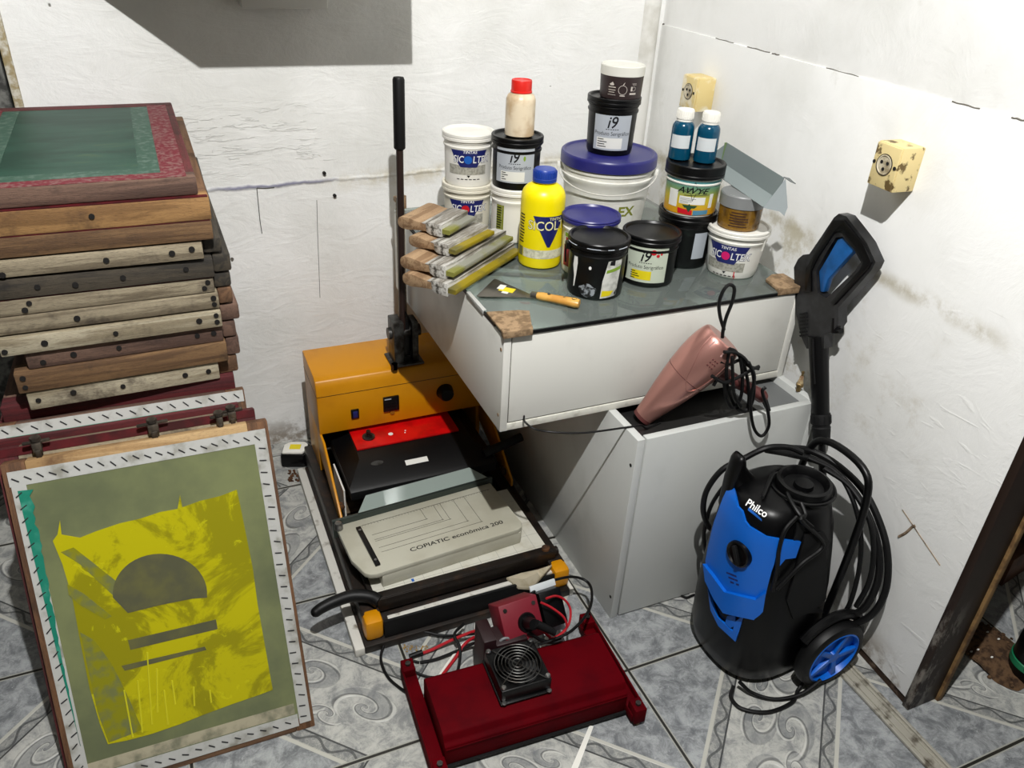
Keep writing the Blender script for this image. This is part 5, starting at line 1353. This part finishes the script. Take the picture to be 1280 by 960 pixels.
# ------------------------------------------------------------------ pressure washer gun leaning on the wall
GX = 1.262
c3 = lambda u, v: (960+u/2.667, 240+v/2.667)
def yz(pts):
    out = []
    for u, v in pts:
        p = FX(*c3(u, v), GX); out.append((p.y, p.z))
    return out
def ccw(P):
    ar = sum(P[i][0]*P[(i+1) % len(P)][1]-P[(i+1) % len(P)][0]*P[i][1] for i in range(len(P)))
    return P if ar > 0 else P[::-1]
og = (FX(*c3(180, 880), GX))
t = thing('washer_gun', 'black pressure washer gun with blue trigger leaning against the right wall', 'spray gun', og)
outer = ccw(yz([(232, 84), (248, 71), (274, 80), (306, 120), (342, 168), (371, 232), (360, 256), (300, 325), (246, 384), (247, 436), (228, 462), (200, 472), (198, 520), (140, 520), (122, 480), (104, 400), (98, 250), (112, 222), (128, 208), (150, 205), (188, 150)]))
hole = yz([(238, 150), (262, 148), (298, 188), (322, 232), (302, 262), (206, 352), (178, 334), (172, 262), (200, 212)])
obj('grip_body', B().prism(outer, 1.252, 1.276, MXP, holes=(hole,)), mat('gun_black', (24, 24, 25), .42, 0, .5, (40, 40, 42), 40), t, True, 50)
obj('grip_shell', B().prism(ccw(yz([(236, 92), (270, 92), (336, 174), (362, 232), (348, 256), (238, 374), (224, 366), (322, 258), (334, 232), (306, 180), (264, 128), (240, 130), (180, 220), (160, 262), (160, 330), (140, 330), (142, 255), (170, 205)])), 1.2475, 1.2535, MXP, bev=.001), 'black_plastic', t, True)
obj('trigger', B().prism(ccw(yz([(256, 148), (297, 190), (272, 216), (206, 290), (192, 334), (180, 332), (176, 264), (206, 214), (238, 158)])), 1.256, 1.272, MXP, bev=.003), mat('trigger_blue', (22, 92, 160), .4, 0, .5, (16, 70, 120), 20), t, True)
for i in range(7):
    v = 402+i*12
    obj('grip_rib', B().prism(ccw(yz([(122, v), (142, v-3), (144, v+3), (124, v+6)])), 1.2465, 1.2535, MXP), 'black_matte', t, True)
b0, b1 = FX(*c3(168, 480), GX), FX(*c3(176, 740), GX)
obj('barrel', B().rod(b0, b1, .0215, 28, .0185), 'black_plastic', t, True)
obj('barrel_groove', B().tube([FX(*c3(150, 490), GX-.021), FX(*c3(152, 560), GX-.0205), FX(*c3(156, 640), GX-.020)], .0022, 8), 'black_matte', t, True)
q = (b1-b0).to_track_quat('Z', 'Y').to_matrix().to_4x4()
cb = B().lathe([(0, -.002), (.020, -.002), (.021, .002), (.021, .022), (.019, .024), (.019, .028), (.0205, .030), (.0185, .058), (.0150, .066), (0, .066)], 28, Matrix.Translation(b1) @ q)
for k in range(10): cb.box(.0195, .0222, -.0018, .0018, .003, .021, mx=Matrix.Translation(b1) @ q @ RZ(2*PI*k/10))
obj('collar', cb, 'black_matte', t, True)
e1 = b1+(b1-b0).normalized()*.064; e2 = b1+(b1-b0).normalized()*.20
obj('lance', B().rod(e1, e2, .0085, 16), 'black_plastic', t, True)
obj('hose_inlet', B().rod(FX(*c3(228, 418), GX), FX(*c3(226, 468), GX), .011, 18).rod(FX(*c3(226, 458), GX), FX(*c3(244, 464), GX-.004), .006, 12), 'black_plastic', t, True)

# ------------------------------------------------------------------ pressure washer
WC = Vector((1.060, .932, 0)); WR = R_(-88)
t = thing('pressure_washer', 'blue and black pressure washer on wheels standing in the room corner', 'pressure washer', WC, WR)
WM = ROOTM[t.name]
secs = [(.004, .098, .100, .0), (.020, .112, .114, 0), (.06, .120, .124, 0), (.14, .122, .128, .0), (.24, .116, .124, -.006), (.33, .107, .116, -.014), (.40, .098, .108, -.020), (.445, .086, .096, -.024), (.462, .066, .074, -.024), (.467, .0, .0, -.024)]
def loft(secs, n=48, e=2.6):
    t_ = bmesh.new(); rings = []
    # smooth the stations
    for (z, a, b_, oy) in secs:
        if a == 0: rings.append([t_.verts.new((0, oy, z))]); continue
        rg = []
        for i in range(n):
            th_ = 2*PI*i/n; c_, s_ = math.cos(th_), math.sin(th_)
            rg.append(t_.verts.new((a*abs(c_)**(2/e)*(1 if c_ >= 0 else -1), oy+b_*abs(s_)**(2/e)*(1 if s_ >= 0 else -1), z)))
        rings.append(rg)
    for a, b_ in zip(rings, rings[1:]):
        for i in range(n):
            j = (i+1) % n
            if len(b_) == 1: t_.faces.new((a[i], a[j], b_[0]))
            else: t_.faces.new((a[i], a[j], b_[j], b_[i]))
    t_.faces.new(rings[0][::-1]); bmesh.ops.recalc_face_normals(t_, faces=t_.faces); return t_
bb = loft(secs)
tmp = bb.copy(); tmp.transform(WM); bmesh.ops.triangulate(tmp, faces=tmp.faces); BV = BVHTree.FromBMesh(tmp); tmp.free()
obj('body', bb, mat('washer_black', (3, 3, 4), .34, 0, .22), t, smooth=50)
def drape(polys, off, thick, grid=9):
    """lays a flat outline on the body's skin and gives it thickness"""
    bm = polys if isinstance(polys, bmesh.types.BMesh) else poly_bm(*polys)
    xs = [v.co.x for v in bm.verts]; ys = [v.co.y for v in bm.verts]
    for (lo, hi, nv, ix) in ((min(xs), max(xs), (1, 0, 0), 0), (min(ys), max(ys), (0, 1, 0), 1)):
        k = lo+grid
        while k < hi:
            co = [0, 0, 0]; co[ix] = k
            bmesh.ops.bisect_plane(bm, geom=bm.verts[:]+bm.edges[:]+bm.faces[:], plane_co=co, plane_no=nv); k += grid
    bmesh.ops.triangulate(bm, faces=bm.faces)
    inn = {}
    for v in bm.verts:
        d_ = ray(v.co.x, v.co.y).normalized(); hit, no, _, _ = BV.ray_cast(CAM, d_)
        if hit is None:
            hit, no, _, _ = BV.find_nearest(CAM+d_*1.55)
        if no.dot(d_) > 0: no = -no
        v.co = hit+no*off; inn[v] = no.copy()
    bmesh.ops.recalc_face_normals(bm, faces=bm.faces)
    if sum(f.normal.dot(f.calc_center_median()-CAM)*f.calc_area() for f in bm.faces) > 0:
        bmesh.ops.reverse_faces(bm, faces=bm.faces)
    if thick:
        r = bmesh.ops.extrude_face_region(bm, geom=bm.faces[:])
        for v in [g for g in r['geom'] if isinstance(g, bmesh.types.BMVert)]:
            k = min(inn, key=lambda o: (o.co-v.co).length_squared) if len(inn) < 4000 else None
            v.co = v.co+inn[k]*thick
        bmesh.ops.recalc_face_normals(bm, faces=bm.faces)
    return bm
c1 = lambda pts: [(840+u/2.667, 540+v/2.667) for u, v in pts]
bp_ = obj('blue_front', drape([c1([(206, 168), (180, 222), (150, 302), (130, 380), (121, 430), (132, 490), (160, 552), (186, 592), (276, 608), (302, 580), (320, 500), (338, 432), (356, 352), (316, 345), (262, 312), (250, 296), (240, 262), (226, 248)])], .001, .006), 'washer_blue', t, True)
part_label(bp_, 'bright blue front shell')
part_label(obj('blue_wing', drape([c1([(366, 354), (424, 362), (406, 414), (374, 418), (352, 446), (344, 470)])], .001, .005), 'washer_blue', t, True), 'blue side wing')
obj('blue_lip', drape([c1([(124, 438), (150, 470), (190, 525), (282, 545), (312, 520), (302, 582), (276, 610), (186, 594), (158, 552), (130, 492)])], .007, .008), 'washer_blue', bp_, True)
obj('lower_bezel', drape([c1([(126, 520), (142, 575), (158, 615), (206, 660), (214, 628), (242, 606), (216, 694), (160, 642), (136, 592)])], .001, .005), 'washer_blue', t, True)
obj('lower_hub', drape([c1([(188, 612), (214, 604), (216, 640), (198, 650), (182, 636)])], .001, .004), 'washer_blue', t, True)
def spot(u, v):
    d_ = ray(840+u/2.667, 540+v/2.667).normalized(); h_, n_, _, _ = BV.ray_cast(CAM, d_)
    if h_ is None: h_, n_, _, _ = BV.find_nearest(CAM+d_*1.55)
    return h_, n_
h_, n_ = spot(231, 402)
KM = Matrix.Translation(h_) @ n_.to_track_quat('Z', 'Y').to_matrix().to_4x4()
kb = obj('dial', B().lathe([(.0, .010), (.021, .010), (.0245, .014), (.0275, .012), (.0285, .004), (.0285, -.004), (0, -.004)], 36, KM), 'black_plastic', t, True)
obj('dial_grip', B().box(-.004, .004, -.020, .020, .010, .020, .002, mx=KM @ RZ(R_(30))), 'black_matte', kb, True)
for i in range(3):
    h2, n2_ = spot(206+4*i, 470+14*i); 
    obj('vent_slot', drape([c1([(190+6*i, 462+15*i), (222+4*i, 474+14*i), (222+4*i, 480+14*i), (190+6*i, 468+15*i)])], .0072, .0), 'navy', bp_, True)
tb = text_bm('Philco', 13.5, 0, 0, .0, .018, .92)
for v in tb.verts: v.co.y = -v.co.y
tb.transform(Matrix.Translation((840+283/2.667, 540+256/2.667, 0)) @ RZ(R_(33)))
obj('lettering', drape(tb, .0012, 0, 4), 'white_ink', t, True)
obj('lettering_line', drape([c1([(256, 252), (300, 290), (300, 297), (254, 260)])], .0012, 0, 5), 'blue_ink', t, True)
# top: horn handle at the front, round reel well
obj('front_handle', B().prism([(-.119, .39), (-.119, .47), (-.113, .515), (-.104, .529), (-.095, .522), (-.088, .498), (-.066, .472), (-.045, .455), (-.045, .42)], -.070, -.036, MXP, bev=.009), 'black_plastic', t, smooth=60)
obj('reel_well', B().lathe([(.054, .44), (.056, .472), (.053, .482), (.047, .484), (.043, .478), (.040, .468), (.020, .4675), (.018, .476), (0, .478)], 40, T(.022, .010, 0)), 'black_plastic', t)
obj('top_ring', B().tube([(.018+.062*math.cos(2*PI*i/24), .012+.062*math.sin(2*PI*i/24), .466) for i in range(24)], .004, 8, closed=True), 'black_plastic', t)
obj('back_frame', B().tube([(-.085, .105, .02), (-.090, .118, .25), (-.085, .125, .44), (-.05, .13, .50), (.05, .13, .50), (.085, .125, .44), (.090, .118, .25), (.085, .105, .02)], .008, 12), 'black_plastic', t)
obj('side_shell', drape([c1([(440, 340), (500, 330), (540, 400), (545, 500), (560, 560), (500, 600), (450, 600), (400, 620), (380, 560), (420, 420)])], .0, .004, 12), 'black_matte', t, True)
def wheel(sx):
    wx = sx*.146; wy, wz, r_ = .084, .086, .086
    wmx = T(wx, wy, wz) @ RY(PI/2)
    w_ = obj('wheel', B().lathe([(.050, -.018), (.070, -.018), (r_-.003, -.013), (r_, -.004), (r_, .006), (r_-.003, .014), (.076, .018), (.0685, .018), (.0685, .002), (.050, -.012), (.050, -.018)], 48, wmx), 'black_rubber', t)
    hb = B().lathe([(0, -.012), (.0515, -.012), (.068, .0), (.069, .0165), (.064, .0185), (.061, .006), (.016, .008), (.014, .016), (0, .017)] if sx > 0 else [(0, -.010), (.052, -.012), (.052, .012), (0, .012)], 40, wmx)
    if sx > 0:
        for k in range(5): hb.box(.010, .063, -.006, .006, .003, .016, .001, mx=wmx @ RZ(2*PI*k/5+.3))
    part_label(obj('wheel_hub', hb, 'washer_blue', w_), 'blue spoked hub')
wheel(1); wheel(-1)
obj('axle', B().cyl(.007, -.15, .15, 14, mx=T(0, .084, .086) @ RY(PI/2)), 'dark_steel', t)
arch = [(.135+.018*s_, .084+.098*math.cos(a_), .086+.098*math.sin(a_)) for s_ in (0,) for a_ in [PI*.05+PI*.75*i/10 for i in range(11)]]
obj('mudguard', B().tube(arch, .011, 10), 'black_plastic', t)
# hoses: the coil hangs over the back towards the wall
def hose(label, pts, r=.0065):
    return tag(obj('hose', B().tube(pts, r, 10), 'black_rubber'), label, 'hose', 'black hose loops of the pressure washer')
def wx(px, py, x): return FX(px, py, x)
hose('outermost hose loop bulging right against the wall beside the washer', [wx(985, 560, 1.13), wx(1012, 563, 1.18), wx(1045, 580, 1.215), wx(1080, 614, 1.235), wx(1102, 660, 1.245), wx(1110, 700, 1.245), wx(1107, 738, 1.240), wx(1092, 766, 1.225), wx(1068, 780, 1.205), wx(1050, 778, 1.19)], .0075)
hose('hose loop just inside the outermost one at the washer right side', [wx(958, 562, 1.05), wx(990, 568, 1.13), wx(1030, 580, 1.19), wx(1066, 612, 1.215), wx(1090, 655, 1.225), wx(1099, 695, 1.228), wx(1096, 730, 1.222), wx(1080, 760, 1.21), wx(1056, 772, 1.19)], .0075)
hose('inner thin hose loop crossing the gap right of the washer', [wx(1010, 572, 1.15), wx(1045, 590, 1.19), wx(1066, 625, 1.20), wx(1076, 668, 1.205), wx(1074, 710, 1.205), wx(1064, 750, 1.195), wx(1050, 775, 1.18)], .005)
hose('innermost hose strand curving behind the washer top', [wx(1030, 585, 1.17), wx(1062, 608, 1.20), wx(1086, 648, 1.21), wx(1092, 690, 1.212), wx(1086, 728, 1.208), wx(1070, 758, 1.20)], .0055)
hose('hose arching left of the washer beside the white cabinet', [FY(892, 664, 1.045), FY(884, 655, 1.045), FY(879, 636, 1.04), FY(884, 612, 1.03), FY(903, 587, 1.02), FY(930, 573, 1.01), FY(958, 560, .995), FY(985, 559, .985), FY(1003, 566, .97)], .0062)
hose('thin hose strand inside the left arch of the washer', [FY(882, 690, 1.05), FY(880, 665, 1.05), FY(890, 630, 1.04), FY(912, 600, 1.02), FY(930, 588, 1.0)], .0045)
fr = lambda u, v, off: (lambda hn: hn[0]+hn[1]*off)(spot(u, v))
cpts = [fr(330, 515, .013), fr(345, 450, .012), fr(352, 380, .012), fr(372, 320, .010), fr(410, 285, .008)]
tag(obj('power_cord', B().tube(cpts, .0042, 8), 'black_rubber'), 'thin power cord looped down the blue front of the washer', 'cord')
cpts = [fr(300, 110, .010), fr(340, 150, .008), fr(372, 190, .008), fr(390, 235, .008), fr(420, 285, .010), fr(455, 310, .010)]
tag(obj('power_cord', B().tube(cpts, .0042, 8), 'black_rubber'), 'cord running from the washer handle across its black top', 'cord')
cpts = [fr(560, 175, .012), fr(572, 235, .012), fr(545, 300, .012), fr(490, 365, .011), fr(420, 430, .011), fr(345, 512, .011)]
tag(obj('power_cord', B().tube(cpts, .0042, 8), 'black_rubber'), 'cord hanging from the washer top across its black right flank', 'cord')
P = [FZ(917, 857, .02), FZ(914, 872, .006), FZ(928, 886, .006), FZ(960, 890, .006), FZ(990, 878, .006), FZ(998, 862, .008), FZ(1012, 846, .03)]
tag(obj('floor_cable', B().tube(P, .0042, 8), 'black_rubber'), 'black cable loop on the tiles in front of the washer', 'cable')
P = [FZ(924, 852, .03), FZ(940, 866, .012), FZ(968, 874, .006), FZ(1000, 868, .012), FZ(1026, 850, .03)]
tag(obj('floor_cable', B().tube(P, .0042, 8), 'black_rubber'), 'second black cable strand close under the washer base', 'cable')

# ------------------------------------------------------------------ things glimpsed through the doorway
random.seed(3)
b = B(); hc = FZ(1243, 818, 0)
t_ = bmesh.new(); bmesh.ops.create_grid(t_, x_segments=24, y_segments=24, size=.085)
for v in t_.verts:
    r_ = v.co.length; v.co.z = max(0, .022*(1-(r_/.095)**2))+(.005*random.random() if r_ < .095 else 0)+.0006
    if r_ > .1: v.co *= .1/r_; v.co.z = .0006
b._add(t_, Matrix.Translation(hc) @ Matrix.Diagonal((.8, 1.1, 1, 1)))
for i in range(90):
    a_, r_ = random.random()*2*PI, .10*math.sqrt(random.random())
    b.ball((hc.x+r_*math.cos(a_)*.8, hc.y+r_*math.sin(a_)*1.1, .022*(1-(r_/.1)**2)+.003), .002+.0035*random.random(), sub=1)
o = tag(obj('dirt_heap', b, 'dirt'), 'small heap of brown sweepings on the floor through the doorway', 'dirt'); o['kind'] = 'stuff'
b = B()
for i in range(9):
    a_, r_ = random.random()*2*PI, .09*math.sqrt(random.random())
    b.ball((hc.x+r_*math.cos(a_)*.7, hc.y+r_*math.sin(a_), .022*(1-(r_/.1)**2)+.006), .0032, sub=1, sc=(1.3, .8, .5))
o = tag(obj('pale_chips', b, 'info_white'), 'pale chips scattered over the heap of sweepings', 'debris'); o['kind'] = 'stuff'
P = FZ(1279, 848, 0)
t = thing('garden_tool', 'black and green plastic tool standing beside the sweepings at the right photo edge', 'tool', (P.x+.018, P.y+.005, 0))
obj('body', B().lathe([(0, 0), (.040, 0), (.044, .01), (.046, .10), (.040, .17), (.036, .20), (0, .20)], 30), 'black_plastic', t)
obj('green_band', B().lathe([(.0445, .035), (.0475, .037), (.0475, .052), (.0455, .054)], 30), 'tool_green', t)
obj('green_rim', B().lathe([(.036, .186), (.042, .190), (.044, .21), (.040, .216), (.030, .216), (.030, .20)], 30), 'tool_green', t)
obj('green_rib', B().tube([(-.046, -.012, .05), (-.049, -.010, .10), (-.043, -.010, .16), (-.042, -.008, .20)], .005, 8), 'tool_green', t)
t = thing('wooden_box', 'brown wooden box standing on the floor through the doorway', 'box', (1.98, .98, 0), R_(10))
obj('front_board', B().box(-.2, .2, -.10, -.086, 0, .09, .002), 'brown_wood', t); obj('back_board', B().box(-.2, .2, .086, .10, 0, .09, .002), 'brown_wood', t)
for s in (-1, 1): obj('end_board', B().box(s*.2-.007, s*.2+.007, -.085, .085, 0, .09, .002), 'brown_wood', t)
obj('base', B().box(-.19, .19, -.085, .085, .002, .012), 'brown_wood', t)
t = thing('cloth_bundle', 'dark maroon cloth bundle behind the wooden box in the dark doorway', 'cloth', (2.12, 1.22, 0))
t_ = bmesh.new(); bmesh.ops.create_icosphere(t_, subdivisions=4, radius=.12)
for v in t_.verts:
    k = 1+.12*math.sin(v.co.x*60+v.co.z*40)+.08*math.sin(v.co.y*75-v.co.x*30)
    v.co = Vector((v.co.x*1.5*k, v.co.y*1.1*k, max(0, v.co.z*.75*k+.07)))
obj('cloth', t_, 'maroon_cloth', t, smooth=60)
